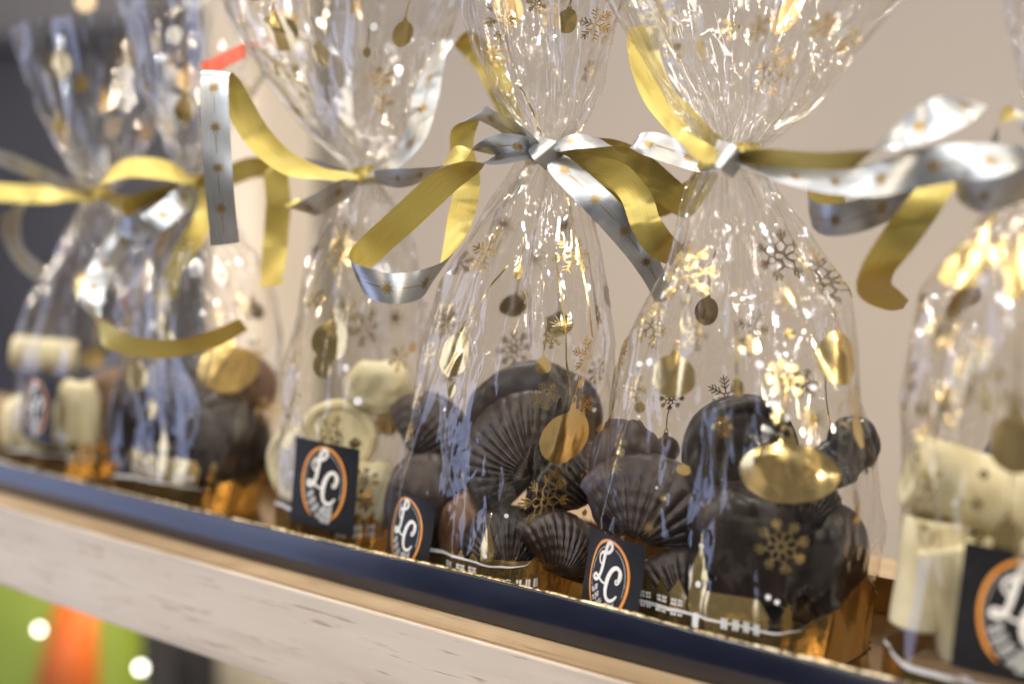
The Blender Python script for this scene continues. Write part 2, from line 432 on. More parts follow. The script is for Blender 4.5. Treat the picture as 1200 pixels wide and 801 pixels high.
class Film:
    def __init__(s, rows, Yc, necky, seed, nu, nz, lowrows=2):
        rows = sorted(rows, key=lambda r: -r[0])       # from base (large py) to top
        zs, cx, aa, bb, nn, Cs = [], [], [], [], [], []
        neck = at_y(0.5 * sum(next((r[1], r[2]) for r in rows if r[0] == necky)), necky, Yc)
        s.zneck = neck[2]
        for (py, xl, xr) in rows:
            c = at_y((xl + xr) / 2, py, Yc)
            q0, _ = proj(c[None]); q1, _ = proj((c + [.01, 0, 0])[None]); q2, _ = proj((c + [0, .01, 0])[None])
            ca = abs(q1 - q0)[0, 0] / .01; cb_ = abs(q2 - q0)[0, 0] / .01
            zrel = (c[2]) / s.zneck
            if zrel < 1:
                rho = .62 + .3 * max(0, (zrel - .55) / .45); nexp = 4.5 - 2.3 * min(1, max(0, (zrel - .3) / .5))
            else:
                rho = .92 - .42 * min(1, (zrel - 1) / .15); nexp = 2.2
            p = nexp / (nexp - 1)
            a = (xr - xl) / 2 / ((ca ** p + (rho * cb_) ** p) ** (1 / p))
            Cs.append(c); aa.append(a); bb.append(a * rho); nn.append(nexp); zs.append(c[2])
        zs = np.array(zs); Cs = np.array(Cs)
        # z samples
        t = np.linspace(0, 1, nz)
        z = zs[0] + (zs[-1] - zs[0]) * t
        def itp(vals):
            r = np.interp(z, zs, vals)
            k = max(3, nz // 28) | 1; pad = k // 2
            rp = np.concatenate([np.full(pad, r[0]), r, np.full(pad, r[-1])])
            sm = np.convolve(rp, np.ones(k) / k, 'valid')
            sm[:pad] = r[:pad] * .5 + sm[:pad] * .5
            wn = np.exp(-((z - s.zneck) / .010) ** 2)
            return sm * (1 - wn) + r * wn
        A = itp(aa); B = itp(bb); NE = itp(nn); CX = itp(Cs[:, 0])
        g = np.empty((nz, nu, 3)); th = np.linspace(0, 2 * math.pi, 721)
        for k in range(nz):
            ct = np.cos(th + math.pi / 2); st = np.sin(th + math.pi / 2)
            e = 2 / NE[k]
            X = A[k] * np.sign(ct) * np.abs(ct) ** e; Yy = B[k] * np.sign(st) * np.abs(st) ** e
            L = np.concatenate([[0], np.cumsum(np.hypot(np.diff(X), np.diff(Yy)))]); L /= L[-1]
            uu = np.arange(nu) / nu
            g[k, :, 0] = CX[k] + np.interp(uu, L, X); g[k, :, 1] = Yc + np.interp(uu, L, Yy); g[k, :, 2] = z[k]
        s.base = g.copy(); s.nu, s.nz, s.z, s.z0, s.z1 = nu, nz, z, z[0], z[-1]
        nrm = s.normals(g)
        U, Z = np.meshgrid(np.arange(nu) / nu, z)
        zr = Z - s.zneck
        R = np.sqrt(A * B)[:, None]
        # pleats gathered at the neck, fading out down the bag and up the flare
        env = np.where(zr < 0, np.exp(zr / .085), np.exp(-zr / .10))
        warp = .012 * snoise(U * 5 + seed, Z * 28, seed) + .004 * snoise(U * 11, Z * 40, seed + 2)
        P = np.zeros_like(U)
        for k, (nf, wt) in enumerate([(7, .9), (13, .8), (23, .55), (41, .30)]):
            ph = (U + warp) * nf + hashv(k, seed, 3.)
            ek = np.exp(-np.abs(zr) / (.30 / math.sqrt(nf)) ** 1.0 * .9)
            P += ek * wt * (1 - 2 * np.abs(np.sin(math.pi * ph)) ** .75) * (0.55 + .45 * snoise(U * nf, Z * 22, seed + 20 + k))
        amp = np.minimum(.28 * R, .0050) * env
        disp = P * amp
        # crumple facets
        low = np.clip((Z - z[0]) / .02, .15, 1)
        mid = np.where(zr < 0, 1, .8)
        small = np.clip(R / .02, .3, 1)
        wu = 0 * U; wz = .25 * snoise(U * 3, Z * 12, seed + 6)
        f1 = facet(U * 9 + wu * 3 + Z * 14, Z * 26 + wz + U * 2, seed + 1)
        f2 = facet(U * 21 - Z * 25 + wu * 4, Z * 55 + U * 8 + wz * 2, seed + 2)
        f3 = facet(U * 47 + Z * 60, Z * 110 - U * 12 + wz * 3, seed + 3)
        f4 = facet(U * 110 - Z * 90 + wu * 8, Z * 230 + U * 15, seed + 4)
        calm = .35 + .65 * np.clip((snoise(U * 4 + 3, Z * 25, seed + 8) + .5), 0, 1)
        fr = np.abs(zr) / .16
        rd = ridges(U * 8 + Z * 7, Z * 11 + U * 3, seed + 41, .028, .34) * .0009 + ridges(U * 13 - Z * 22, Z * 22 + U * 9, seed + 42, .045, .28) * .0006 + ridges(U * 26 + Z * 36, Z * 44 - U * 19, seed + 43, .08, .14) * .0004
        disp += .35 * (f1 * .0042 * low * small + f2 * (.0011 + .0007 * np.clip(1 - (Z - z[0]) / .09, 0, 1)) * np.clip((Z - z[0]) / .008, .2, 1) * calm * small + f3 * .00020 * calm + f4 * .00002) * mid + rd
        # radiating stress folds
        sf = np.abs(np.sin(math.pi * (U * 13 + .22 * snoise(U * 5, Z * 9, seed + 30))))
        disp += -.0024 * np.exp(-(sf / .11) ** 2) * (.3 + .7 * hashv(np.floor(U * 13 + .5), 3., seed + 31.)) * small * np.where(zr < 0, np.clip(1 + zr / .12, 0, 1), .6)
        s.S = g + nrm * disp[..., None]
        # crumple: first big flat facets between random points of the sheet, then finer ones
        wn = np.clip((np.abs(zr) - .006) / .022, 0, 1)[..., None]
        su, sz, T, Wt = crumple_net(U, Z, .025, seed * 7 + 1, 2.1)
        r_ = np.random.default_rng(seed + 5)
        hi_ = np.clip((sz - z[0]) / .02, .25, 1) * np.clip(np.abs(sz - s.zneck) / .05, .2, 1)
        P_ = s.sample(s.S, su, sz) + s.sample(nrm, su, sz) * (r_.uniform(-.0052, .0062, len(su)) * hi_)[:, None]
        flat = (P_[T] * Wt[..., None]).sum(2)
        s.S = s.S * (1 - .8 * wn) + flat * .8 * wn
        for sp, am, sd, st in ((.0100, .00100, 11, 3.2), (.0042, .00021, 12, 2.4)):
            su, sz, T, Wt = crumple_net(U, Z, sp, seed * 7 + sd, st)
            v_ = np.random.default_rng(seed + sd).normal(0, am, len(su)) * (.2 + 1.8 * hashv(np.floor(su * 9), np.floor(sz * 30), seed + 2.) ** 2)
            d2 = (v_[T] * Wt).sum(2)
            s.S = s.S + nrm * (d2 * np.clip(R / .02, .35, 1) * np.clip((Z - z[0]) / .006, .1, 1))[..., None]
        s.Nrm = s.normals(s.S)
        kk = np.linalg.norm(np.roll(s.Nrm, -1, 1) - np.roll(s.Nrm, 1, 1), axis=-1) + np.linalg.norm(np.gradient(s.Nrm, axis=0), axis=-1) * 2
        kk = kk * (nu / 520)
        s.crease = np.clip((kk - .35) / .8, 0, 1) * .8

    def normals(s, g):
        du = np.roll(g, -1, 1) - np.roll(g, 1, 1)
        dz = np.gradient(g, axis=0)
        n_ = np.cross(du, dz); n_ /= (np.linalg.norm(n_, axis=-1, keepdims=True) + 1e-12)
        c = g.mean(1, keepdims=True)
        sgn = np.sign(((g - c) * n_).sum(-1).mean())
        return n_ * sgn

    def sample(s, arr, u, z):
        fu = (u % 1.0) * s.nu; fz = np.clip((z - s.z0) / (s.z1 - s.z0), 0, .9999) * (s.nz - 1)
        i = np.floor(fu).astype(int); j = np.floor(fz).astype(int); a = (fu - i)[..., None]; b = (fz - j)[..., None]
        i0 = i % s.nu; i1 = (i + 1) % s.nu; j1 = np.minimum(j + 1, s.nz - 1)
        return (arr[j, i0] * (1 - a) + arr[j, i1] * a) * (1 - b) + (arr[j1, i0] * (1 - a) + arr[j1, i1] * a) * b

    def local(s, u0, z0):
        """metres of arc per unit u, per unit z on the smooth surface"""
        e = .004
        k = np.linalg.norm(s.sample(s.base, np.array([u0 + e]), np.array([z0])) - s.sample(s.base, np.array([u0 - e]), np.array([z0]))) / (2 * e)
        h = .002
        kz = np.linalg.norm(s.sample(s.base, np.array([u0]), np.array([z0 + h])) - s.sample(s.base, np.array([u0]), np.array([z0 - h]))) / (2 * h)
        return max(k, .05), max(kz, .9)

    def find(s, px, py):
        Q, _ = proj(s.base.reshape(-1, 3))
        nb = s.normals(s.base).reshape(-1, 3)
        ff = (nb * (CAMLOC - s.base.reshape(-1, 3))).sum(-1) > 0
        d = (Q[:, 0] - px) ** 2 + (Q[:, 1] - py) ** 2 + np.where(ff, 0, 1e6)
        k = int(d.argmin())
        return (k % s.nu) / s.nu, s.z[k // s.nu]

    def mapto(s, u0, z0, xy, off=.00028):
        ku, kz = s.local(u0, z0)
        # +x of the drawing runs to the picture's right on the front
        u = u0 + xy[..., 0] / ku * s.dirx; z = z0 + xy[..., 1] / kz
        return s.sample(s.S, u, z) + s.sample(s.Nrm, u, z) * off

# --- drawings: everything is a list of strips [(2 x n x 2 arrays)] or patches
def stroke(pts, width, closed=False, step=.0008, taper=None):
    p = np.array(pts, float)
    if closed: p = np.vstack([p, p[:1]])
    L = np.concatenate([[0], np.cumsum(np.hypot(*np.diff(p, axis=0).T))])
    n_ = max(3, int(L[-1] / step) + 1)
    t = np.linspace(0, L[-1], n_)
    q = np.stack([np.interp(t, L, p[:, 0]), np.interp(t, L, p[:, 1])], -1)
    d = np.gradient(q, axis=0)
    if closed:
        d[0] = d[-1] = (q[1] - q[-2])
    d /= np.hypot(d[:, 0], d[:, 1])[:, None] + 1e-9
    nr = np.stack([-d[:, 1], d[:, 0]], -1) * (width / 2)
    if taper is not None: nr = nr * np.interp(np.linspace(0, 1, n_), *taper)[:, None]
    return np.stack([q - nr, q + nr])

def patch(c00, c10, c11, c01, step=.001):
    c = [np.array(x, float) for x in (c00, c10, c11, c01)]
    lu = max(np.hypot(*(c[1] - c[0])), np.hypot(*(c[2] - c[3]))); lv = max(np.hypot(*(c[3] - c[0])), np.hypot(*(c[2] - c[1])))
    a = np.linspace(0, 1, max(2, int(lu / step) + 2))[None, :, None]; b = np.linspace(0, 1, max(2, int(lv / step) + 2))[:, None, None]
    return (c[0] * (1 - a) + c[1] * a) * (1 - b) + (c[3] * (1 - a) + c[2] * a) * b

def disc(cx, cy, rx, ry, nr_=None, na=28):
    nr_ = nr_ or max(2, int(max(rx, ry) / .0012) + 1)
    r = np.linspace(0.02, 1, nr_)[:, None]; a = np.linspace(0, 2 * math.pi, na)[None, :]
    return np.stack([cx + r * rx * np.cos(a), cy + r * ry * np.sin(a)], -1)

def circ(cx, cy, r, n_=20, ry=None):
    a = np.linspace(0, 2 * math.pi, n_, endpoint=False)
    return np.stack([cx + r * np.cos(a), cy + (ry or r) * np.sin(a)], -1)

def rot(pts, a):
    pts = np.asarray(pts, float); c, s_ = math.cos(a), math.sin(a)
    return np.stack([pts[..., 0] * c - pts[..., 1] * s_, pts[..., 0] * s_ + pts[..., 1] * c], -1)

def flake(kind, r, a0=0.0):
    G = []
    k = r
    lw = max(.00045, r * .055)
    if kind == 1:      # petals round a ring, forked arms
        G.append(stroke(circ(0, 0, .13 * k), lw * 1.1, True))
        for i in range(8):
            a = a0 + i * math.pi / 4
            pet = [(.0, .14), (.10, .26), (.145, .42), (.0, .60), (-.145, .42), (-.10, .26), (0, .14)]
            t = np.linspace(0, 1, 25)
            pt = np.array(pet); tt = np.linspace(0, 1, len(pt))
            pp = np.stack([np.interp(t, tt, pt[:, 0]), np.interp(t, tt, pt[:, 1])], -1) * k
            G.append(stroke(rot(pp, a), lw))
            G.append(stroke(rot(np.array([(0, .55), (0, .98)]) * k, a), lw * 1.15))
            for (y0, y1, x1) in ((.58, .80, .17), (.70, .92, .15)):
                for sg in (-1, 1):
                    G.append(stroke(rot(np.array([(0, y0), (sg * x1 * .7, (y0 + y1) / 2 + .01), (sg * x1, y1)]) * k, a), lw))
    elif kind == 2:    # lace: six arms, chevrons in a round outline
        G.append(stroke(circ(0, 0, .20 * k, 6), lw * .9, True))
        G.append(stroke(circ(0, 0, .48 * k, 24), lw * .8, True))
        for i in range(6):
            a = a0 + i * math.pi / 3
            G.append(stroke(rot(np.array([(0, .05), (0, .98)]) * k, a), lw))
            for (y0, y1, x1) in ((.30, .46, .17), (.55, .76, .24), (.74, .94, .20)):
                for sg in (-1, 1): G.append(stroke(rot(np.array([(0, y0), (sg * x1, y1)]) * k, a), lw))
    elif kind == 3:    # starburst
        for i in range(18):
            a = a0 + i * math.pi / 9
            G.append(stroke(rot(np.array([(0, .12), (0, 1.0 if i % 2 else .72)]) * k, a), lw, taper=([0, 1], [1, .5])))
        G.append(disc(0, 0, .16 * k, .16 * k, 2, 12))
    else:              # branching crystal
        G.append(stroke(circ(0, 0, .10 * k, 12), lw, True))
        for i in range(6):
            a = a0 + i * math.pi / 3
            G.append(stroke(rot(np.array([(0, .10), (0, 1.0)]) * k, a), lw * 1.2))
            for y0, ln in ((.32, .26), (.52, .30), (.72, .22)):
                for sg in (-1, 1):
                    G.append(stroke(rot(np.array([(0, y0), (sg * ln * .8, y0 + ln * .75)]) * k, a), lw * 1.2))
    return G

def bauble(rx, ry, string=0.0):
    G = [disc(0, 0, rx, ry, None, 36)]
    c = rx * .22
    G.append(patch((-c, ry * .96), (c, ry * .96), (c * .8, ry * 1.22), (-c * .8, ry * 1.22)))
    G.append(stroke(circ(0, ry * 1.34, c * .6, 10), max(.0004, rx * .05), True))
    if string: G.append(stroke([(0, ry * 1.4), (.0006, ry * 1.4 + string * .5), (0, ry * 1.4 + string)], .0006, step=.0015))
    return G

def emit_print(film, name, G, u0, z0, m, parent, off=.00028, label=None):
    V, F, b = [], [], 0
    for g_ in G:
        P_ = film.mapto(u0, z0, g_, off)
        nr_, nc = P_.shape[:2]
        V.append(P_.reshape(-1, 3)); F.append(gridfaces(nr_, nc) + b); b += nr_ * nc
    V = np.concatenate(V); F = np.concatenate(F)
    # orient faces outward
    a_, b_, c_ = V[F[0, 0]], V[F[0, 1]], V[F[0, 2]]
    nn_ = film.sample(film.Nrm, np.array([u0]), np.array([z0]))[0]
    fn = np.cross(V[F[:, 1]] - V[F[:, 0]], V[F[:, 2]] - V[F[:, 0]])
    fu = film.Nrm
    flipm = (fn @ nn_) < 0
    F = np.where(flipm[:, None], F[:, ::-1], F)
    o = link_mesh(name, V, F, m, parent)
    if label: o['label'] = label
    return o

BAGS = {}
def make_bag(key, rows, Yc, necky, seed, nu, nz, label):
    f = Film(rows, Yc, necky, seed, nu, nz)
    Q, _ = proj(f.base[int(nz * .3)])
    nb = f.normals(f.base)[int(nz * .3)]
    ff = (nb * (CAMLOC - f.base[int(nz * .3)])).sum(-1) > 0
    dq = np.roll(Q[:, 0], -1) - Q[:, 0]
    f.dirx = 1.0 if np.median(dq[ff]) > 0 else -1.0
    c = f.base[0].mean(0)
    root = empty('cellophane_gift_bag', (c[0], c[1], .003))
    setp(root, label, 'gift bag', 'cellophane gift bags in a row on the tray')
    F = gridfaces(nz, nu, True)
    if f.dirx < 0: F = F[:, ::-1]
    film = link_mesh('film', f.S, F, M['film'], root)
    ca_ = film.data.attributes.new('crease', 'FLOAT', 'POINT'); ca_.data.foreach_set('value', f.crease.astype(np.float32).ravel())
    print('BAG', key, 'z0 %.4f neck %.4f top %.4f' % (f.z0, f.zneck, f.z1), 'crease %.3f' % f.crease.mean())
    # gold base card that carries the chocolates
    lo = f.base[0].min(0); hi = f.base[0].max(0)
    e = .004
    box('base_card', (lo[0] + e, lo[1] + e, .0038), (hi[0] - e, hi[1] - e, .0052), M['gold_card'], root, .0004)
    BAGS[key] = dict(f=f, root=root, lo=lo, hi=hi)
    return BAGS[key]

def top_ext(rows, dy=70):
    r = sorted(rows)[0:2]
    k = dy / (r[1][0] - r[0][0])
    return rows + [(r[0][0] - dy, r[0][1] - (r[1][1] - r[0][1]) * k * .6, r[0][2] - (r[1][2] - r[0][2]) * k * .6)]

ROWS = {
 'A': (.495, 228, [(28, 12, 216), (60, 18, 214), (110, 32, 204), (170, 56, 180), (205, 86, 148), (228, 100, 128), (250, 88, 146), (290, 62, 172), (340, 35, 190), (400, 18, 192), (470, 12, 178), (530, 10, 160), (548, 14, 155)]),
 'B': (.490, 215, [(0, 135, 350), (60, 145, 335), (120, 165, 300), (175, 195, 262), (215, 214, 238), (245, 195, 262), (290, 165, 300), (340, 148, 322), (400, 138, 336), (460, 132, 332), (530, 128, 322), (590, 132, 306), (604, 136, 300)]),
 'C': (.490, 207, [(-10, 240, 560), (60, 272, 528), (120, 318, 498), (165, 365, 470), (190, 400, 448), (207, 411, 440), (230, 398, 458), (270, 375, 486), (330, 350, 500), (400, 334, 506), (480, 322, 500), (560, 314, 490), (620, 316, 480), (640, 320, 474)]),
 'D': (.490, 178, [(0, 543, 745), (50, 560, 725), (100, 580, 708), (140, 598, 692), (160, 612, 675), (178, 619, 657), (200, 605, 676), (230, 578, 694), (262, 552, 705), (300, 531, 716), (355, 505, 728), (400, 489, 731), (440, 478, 724), (520, 459, 710), (600, 452, 702), (670, 452, 696), (694, 455, 690)]),
 'E': (.490, 184, [(0, 690, 1060), (52, 722, 1021), (105, 762, 976), (145, 796, 930), (168, 818, 900), (184, 824, 888), (205, 812, 900), (232, 800, 914), (277, 782, 950), (336, 751, 982), (388, 732, 1004), (440, 718, 1020), (520, 700, 1030), (600, 690, 1030), (700, 686, 1024), (745, 692, 1014)]),
 'F': (.486, 185, [(-5, 1160, 1420), (60, 1172, 1380), (120, 1190, 1320), (160, 1210, 1280), (185, 1218, 1268), (210, 1195, 1292), (250, 1145, 1330), (300, 1105, 1370), (350, 1080, 1395), (400, 1058, 1410), (480, 1042, 1420), (600, 1036, 1420), (720, 1028, 1415), (812, 1024, 1400)]),
}
LAB = {
 'A': 'blurred cellophane gift bag of white chocolates standing before the dark cupboard',
 'B': 'cellophane gift bag of dark chocolates with blurred gold houses, between two bags of white chocolates',
 'C': 'cellophane gift bag with a round white chocolate behind its square black sticker',
 'D': 'sharp cellophane gift bag of ribbed dark chocolate shells with a gold church printed below',
 'E': 'large lilac sheened cellophane gift bag of dark chocolates beside the bag of ribbed shells',
 'F': 'blurred cellophane gift bag of white chocolate rolls cut off by the picture edge',
}
RES = {'A': (300, 240), 'B': (320, 260), 'C': (360, 300), 'D': (520, 460), 'E': (520, 460), 'F': (320, 280)}
for i, k in enumerate('ABCDEF'):
    Yc, ny, rows = ROWS[k]
    if k != 'A': rows = top_ext(rows)
    make_bag(k, rows, Yc, ny, 11 + i * 17, *RES[k], LAB[k])

# ------------------------------------------------------------------ prints on the film
def pm(key, px):   # metres per picture pixel at the bag
    return px / FPX * {'A': .84, 'B': .79, 'C': .70, 'D': .615, 'E': .55, 'F': .47}[key]

def put_flake(key, px, py, r, kind, a=0.1):
    b = BAGS[key]; u, z = b['f'].find(px, py)
    emit_print(b['f'], 'snowflake_print', flake(kind, pm(key, r) * 1.12, a), u, z, M['gold_print'], b['root'])
def put_bauble(key, px, py, rx, ry, s=0):
    b = BAGS[key]; u, z = b['f'].find(px, py)
    emit_print(b['f'], 'bauble_print', bauble(pm(key, rx) * 1.12, pm(key, ry), pm(key, s)), u, z, M['gold_print'], b['root'])
def put_dot(key, px, py, r):
    b = BAGS[key]; u, z = b['f'].find(px, py)
    emit_print(b['f'], 'white_dot_print', [disc(0, 0, pm(key, r) * 1.1, pm(key, r), 3, 16)], u, z, M['white_print'], b['root'])
def put_string(key, pts):
    b = BAGS[key]; uz = [b['f'].find(*p) for p in pts]
    u0, z0 = uz[0]; ku, kz = b['f'].local(u0, z0)
    xy = [((u - u0) * ku / 1.0 * b['f'].dirx, (z - z0) * kz) for u, z in uz]
    emit_print(b['f'], 'string_print', [stroke(xy, .0007, step=.0012)], u0, z0, M['gold_print'], b['root'])

FL = {
 'D': [(585, 25, 28, 1), (627, 5, 11, 2), (700, 30, 20, 4), (560, 290, 30, 4), (512, 372, 20, 4), (494, 414, 15, 2), (480, 462, 17, 2), (545, 362, 11, 3), (650, 396, 11, 2), (706, 372, 15, 1), (691, 416, 21, 4), (638, 465, 17, 2), (643, 590, 33, 1), (672, 300, 20, 2), (469, 505, 14, 4), (612, 345, 9, 3), (686, 560, 10, 4)],
 'E': [(760, 18, 30, 1), (808, 322, 36, 1), (765, 382, 28, 4), (815, 392, 20, 2), (745, 455, 18, 2), (1008, 470, 19, 2), (925, 445, 23, 1), (960, 492, 15, 3), (915, 640, 30, 1), (890, 35, 16, 2), (980, 30, 16, 4), (930, 345, 18, 3), (960, 300, 12, 2), (850, 500, 13, 4), (726, 520, 14, 2), (1000, 600, 18, 4), (880, 405, 12, 4)],
 'C': [(332, 97, 24, 1), (283, 30, 18, 4), (450, 90, 14, 4), (395, 300, 22, 1), (445, 330, 14, 2), (370, 350, 12, 4), (470, 420, 16, 4), (350, 465, 12, 2), (455, 500, 12, 3)],
 'B': [(190, 350, 16, 1), (290, 360, 16, 4), (160, 420, 14, 2), (310, 480, 18, 4), (240, 90, 18, 1)],
 'A': [(60, 80, 18, 4), (150, 60, 18, 1), (130, 150, 14, 4), (90, 330, 14, 1), (150, 380, 13, 4)],
 'F': [(1095, 390, 22, 1), (1150, 410, 18, 2), (1175, 300, 22, 4), (1080, 560, 30, 1), (1110, 470, 18, 4), (1190, 470, 15, 2)],
}
for k, lst in FL.items():
    for i, (x, y, r, t) in enumerate(lst): put_flake(k, x, y, r, t, .13 * i)
BL = {
 'D': [(530, 415, 27, 29, 0), (637, 428, 10, 10, 45), (667, 512, 35, 35, 60), (666, 25, 9, 14, 30), (528, 457, 6, 9, 0), (605, 318, 5, 8, 30)],
 'E': [(793, 440, 29, 25, 60), (987, 420, 29, 32, 80), (1008, 507, 14, 19, 40), (870, 455, 6, 10, 60), (925, 555, 50, 34, 80), (822, 60, 9, 14, 40), (975, 365, 7, 10, 50)],
 'C': [(388, 400, 24, 24, 50), (322, 40, 25, 22, 20), (367, 66, 9, 15, 60), (472, 37, 9, 15, 40), (430, 60, 5, 6, 20), (350, 420, 7, 10, 30)],
 'B': [(272, 433, 34, 27, 40), (200, 400, 10, 12, 40), (215, 130, 14, 18, 20), (160, 440, 18, 20, 40)],
 'A': [(70, 75, 20, 16, 0), (95, 98, 10, 10, 0), (110, 420, 14, 14, 30)],
 'F': [(1192, 520, 28, 34, 80), (1120, 430, 9, 12, 40), (1155, 470, 10, 14, 50)],
}
for k, lst in BL.items():
    for (x, y, rx, ry, s_) in lst: put_bauble(k, x, y, rx, ry, s_)
DT = {
 'D': [(677, 442, 3.5), (690, 450, 4.5), (657, 622, 3.2), (662, 632, 5), (700, 480, 3), (560, 330, 2.5), (520, 480, 2.5)],
 'E': [(777, 346, 6), (761, 425, 5), (751, 427, 4), (740, 440, 2.5), (893, 428, 4.5), (912, 475, 5), (925, 490, 4), (960, 455, 3.5), (900, 700, 3.5), (912, 706, 3), (818, 640, 3.5), (1012, 20, 9), (1008, 38, 8)],
 'C': [(440, 28, 5), (300, 85, 4), (405, 430, 5), (420, 470, 5), (355, 440, 4)],
 'B': [(180, 380, 5), (300, 400, 4)], 'A': [(60, 300, 5), (120, 350, 5)], 'F': [(1150, 330, 5), (1105, 450, 5)],
}
for k, lst in DT.items():
    for x, y, r in lst: put_dot(k, x, y, r)
put_string('D', [(595, 310), (575, 340), (556, 372), (540, 390)])
put_string('D', [(668, 462), (667, 420), (664, 370), (655, 300)])
put_string('D', [(693, 395), (686, 340), (672, 280), (662, 230)])
put_string('D', [(595, 60), (612, 95), (625, 130), (633, 160)])
put_string('E', [(990, 470), (984, 490), (995, 502)])

# back side and remaining gold prints, scattered over the film of every bag
for bi, (k, b) in enumerate(BAGS.items()):
    rr_ = random.Random(70 + bi); f = b['f']
    used = []
    tries = 0; want = {'A': 16, 'B': 18, 'C': 26, 'D': 22, 'E': 22, 'F': 20}[k]
    while len(used) < want and tries < 400:
        tries += 1
        u = rr_.random(); z = rr_.uniform(.03, f.z1 - .02)
        if abs(z - f.zneck) < .03: continue
        nb = f.sample(f.normals(f.base), np.array([u]), np.array([z]))[0]
        P0 = f.sample(f.base, np.array([u]), np.array([z]))[0]
        if k in 'DE' and nb @ (CAMLOC - P0) > 0.02: continue
        if any(np.linalg.norm(P0 - q) < .019 for q in used): continue
        used.append(P0)
        if rr_.random() < .7: emit_print(f, 'snowflake_print', flake(rr_.choice([1, 2, 3, 4]), rr_.uniform(.005, .0125), rr_.random()), u, z, M['gold_print'], b['root'])
        else: emit_print(f, 'bauble_print', bauble(rr_.uniform(.004, .010), rr_.uniform(.005, .010), rr_.uniform(.01, .03)), u, z, M['gold_print'], b['root'])

for k, box_ in (('D', (470, 712, 330, 660)), ('E', (705, 1015, 300, 700)), ('E', (705, 800, 420, 640)), ('C', (330, 490, 380, 600)), ('F', (1060, 1190, 330, 760))):
    rr_ = random.Random(hash(box_) % 997)
    for i in range(9):
        x = rr_.uniform(box_[0], box_[1]); y = rr_.uniform(box_[2], box_[3])
        if i % 3 == 2: put_dot(k, x, y, rr_.uniform(1.5, 3))
        elif i % 3 == 1: put_bauble(k, x, y, *([rr_.uniform(4, 7)] * 2), 0)
        else: put_flake(k, x, y, rr_.uniform(7, 13), rr_.choice([2, 3, 4]), rr_.random())
# houses, snow line and gold ground round the foot
def skyline(key, px, py, sc=1.0, church=True):
    b = BAGS[key]; f = b['f']; u, z = f.find(px, py)
    k = sc * .001
    def P(*q): return [(x * k, y * k) for x, y in q]
    gold, white = [], []
    def house(x, w_, h, roof):
        gold.append(patch(*P((x, 0), (x + w_, 0), (x + w_, h), (x, h))))
        gold.append(patch(*P((x - .6, h), (x + w_ + .6, h), (x + w_ / 2 + .05, h + roof), (x + w_ / 2 - .05, h + roof))))
    for (x, w_, h, rf) in ((-20, 5.2, 8, 4), (-14.2, 4.6, 6.5, 5), (-9, 5.4, 7, 4.5)):
        house(x, w_, h, rf)
        for yy in (1.8, 4.6):
            for xx in (.9, 2.9):
                for a_ in (0, .85):
                    for c_ in (0, 1.0): white.append(patch(*P((x + xx + a_, yy + c_), (x + xx + a_ + .65, yy + c_), (x + xx + a_ + .65, yy + c_ + .75), (x + xx + a_, yy + c_ + .75)), step=.0005))
    # church tower with spire
    gold.append(patch(*P((-2.8, 0), (2.6, 0), (2.6, 13), (-2.8, 13))))
    gold.append(patch(*P((-3.4, 13), (3.2, 13), (.2, 22), (-.3, 22))))
    gold.append(stroke(P((0, 21), (0, 25)), .4 * k)); white.append(disc(-.1 * k, 11.5 * k, .9 * k, .9 * k, 2, 12))
    white.append(patch(*P((-1, 0), (1, 0), (1, 3), (-1, 3)), step=.0006)); white.append(disc(0, 3 * k, 1 * k, 1 * k, 2, 12))
    # nave
    gold.append(patch(*P((2.8, 0), (21, 0), (21, 6), (2.8, 6))))
    gold.append(patch(*P((2.8, 6), (21.8, 6), (18.5, 10.5), (2.8, 10.5))))
    for i in range(4):
        x = 8 + i * 3.1
        for dx in (0, .95):
            white.append(patch(*P((x + dx, 1.4), (x + dx + .7, 1.4), (x + dx + .7, 4.3), (x + dx, 4.3)), step=.0005))
    # fir tree
    for i in range(3):
        y0 = 2 + i * 2.4; wd = 2.6 - i * .6
        gold.append(patch(*P((26 - wd, y0), (26 + wd, y0), (26.1, y0 + 4), (25.9, y0 + 4))))
    emit_print(f, 'house_print', gold, u, z, M['gold_print'], b['root'], .0003)
    emit_print(f, 'lit_window_print', white, u, z, M['white_print'], b['root'], .0007)

def ground(key, hh=.010, amp=.0035, ph=0.):
    b = BAGS[key]; f = b['f']
    nu = 260; u = np.linspace(0, 1, nu + 1)
    side = f.base[3, :, 0].argmax() / f.nu; dd = np.abs((u - side + .5) % 1 - .5)
    top = .0228 + (.012 + .002 * np.sin(u * 50)) * np.clip(1.25 - dd / .075, 0, 1) + amp * np.sin(u * 4 * math.pi + ph) + amp * .4 * np.sin(u * 10 * math.pi + ph)
    wd = (.0013 + .0005 * np.sin(u * 6 * math.pi)) * np.clip((dd - .085) / .05, .02, 1)
    def band(z0, z1, n_, m, nm, off):
        Z = z0[None] + (z1 - z0)[None] * np.linspace(0, 1, n_)[:, None]
        U = np.broadcast_to(u, Z.shape)
        P_ = f.sample(f.S, U, Z) + f.sample(f.Nrm, U, Z) * off
        F = gridfaces(n_, nu + 1)
        if f.dirx < 0: F = F[:, ::-1]
        return link_mesh(nm, P_, F, m, b['root'])
    band(top - wd, top, 3, M['white_print'], 'snow_line_print', .0005)
    band(np.full_like(u, f.z0 + .0006), top - wd, 14, M['ground_foil'], 'ground_print', .0003)
for k, (hh, ph) in {'A': (.010, 0), 'B': (.012, 1.2), 'C': (.006, 2.5), 'D': (.006, 4.2), 'E': (.008, 4.0), 'F': (.010, 5)}.items(): ground(k, hh, .0014, ph)
skyline('D', 571, 688, 1.35)
skyline('E', 815, 735, 1.5)
skyline('B', 185, 562, 1.45)
skyline('C', 450, 630, 1.4)
skyline('A', 125, 540, 1.4)

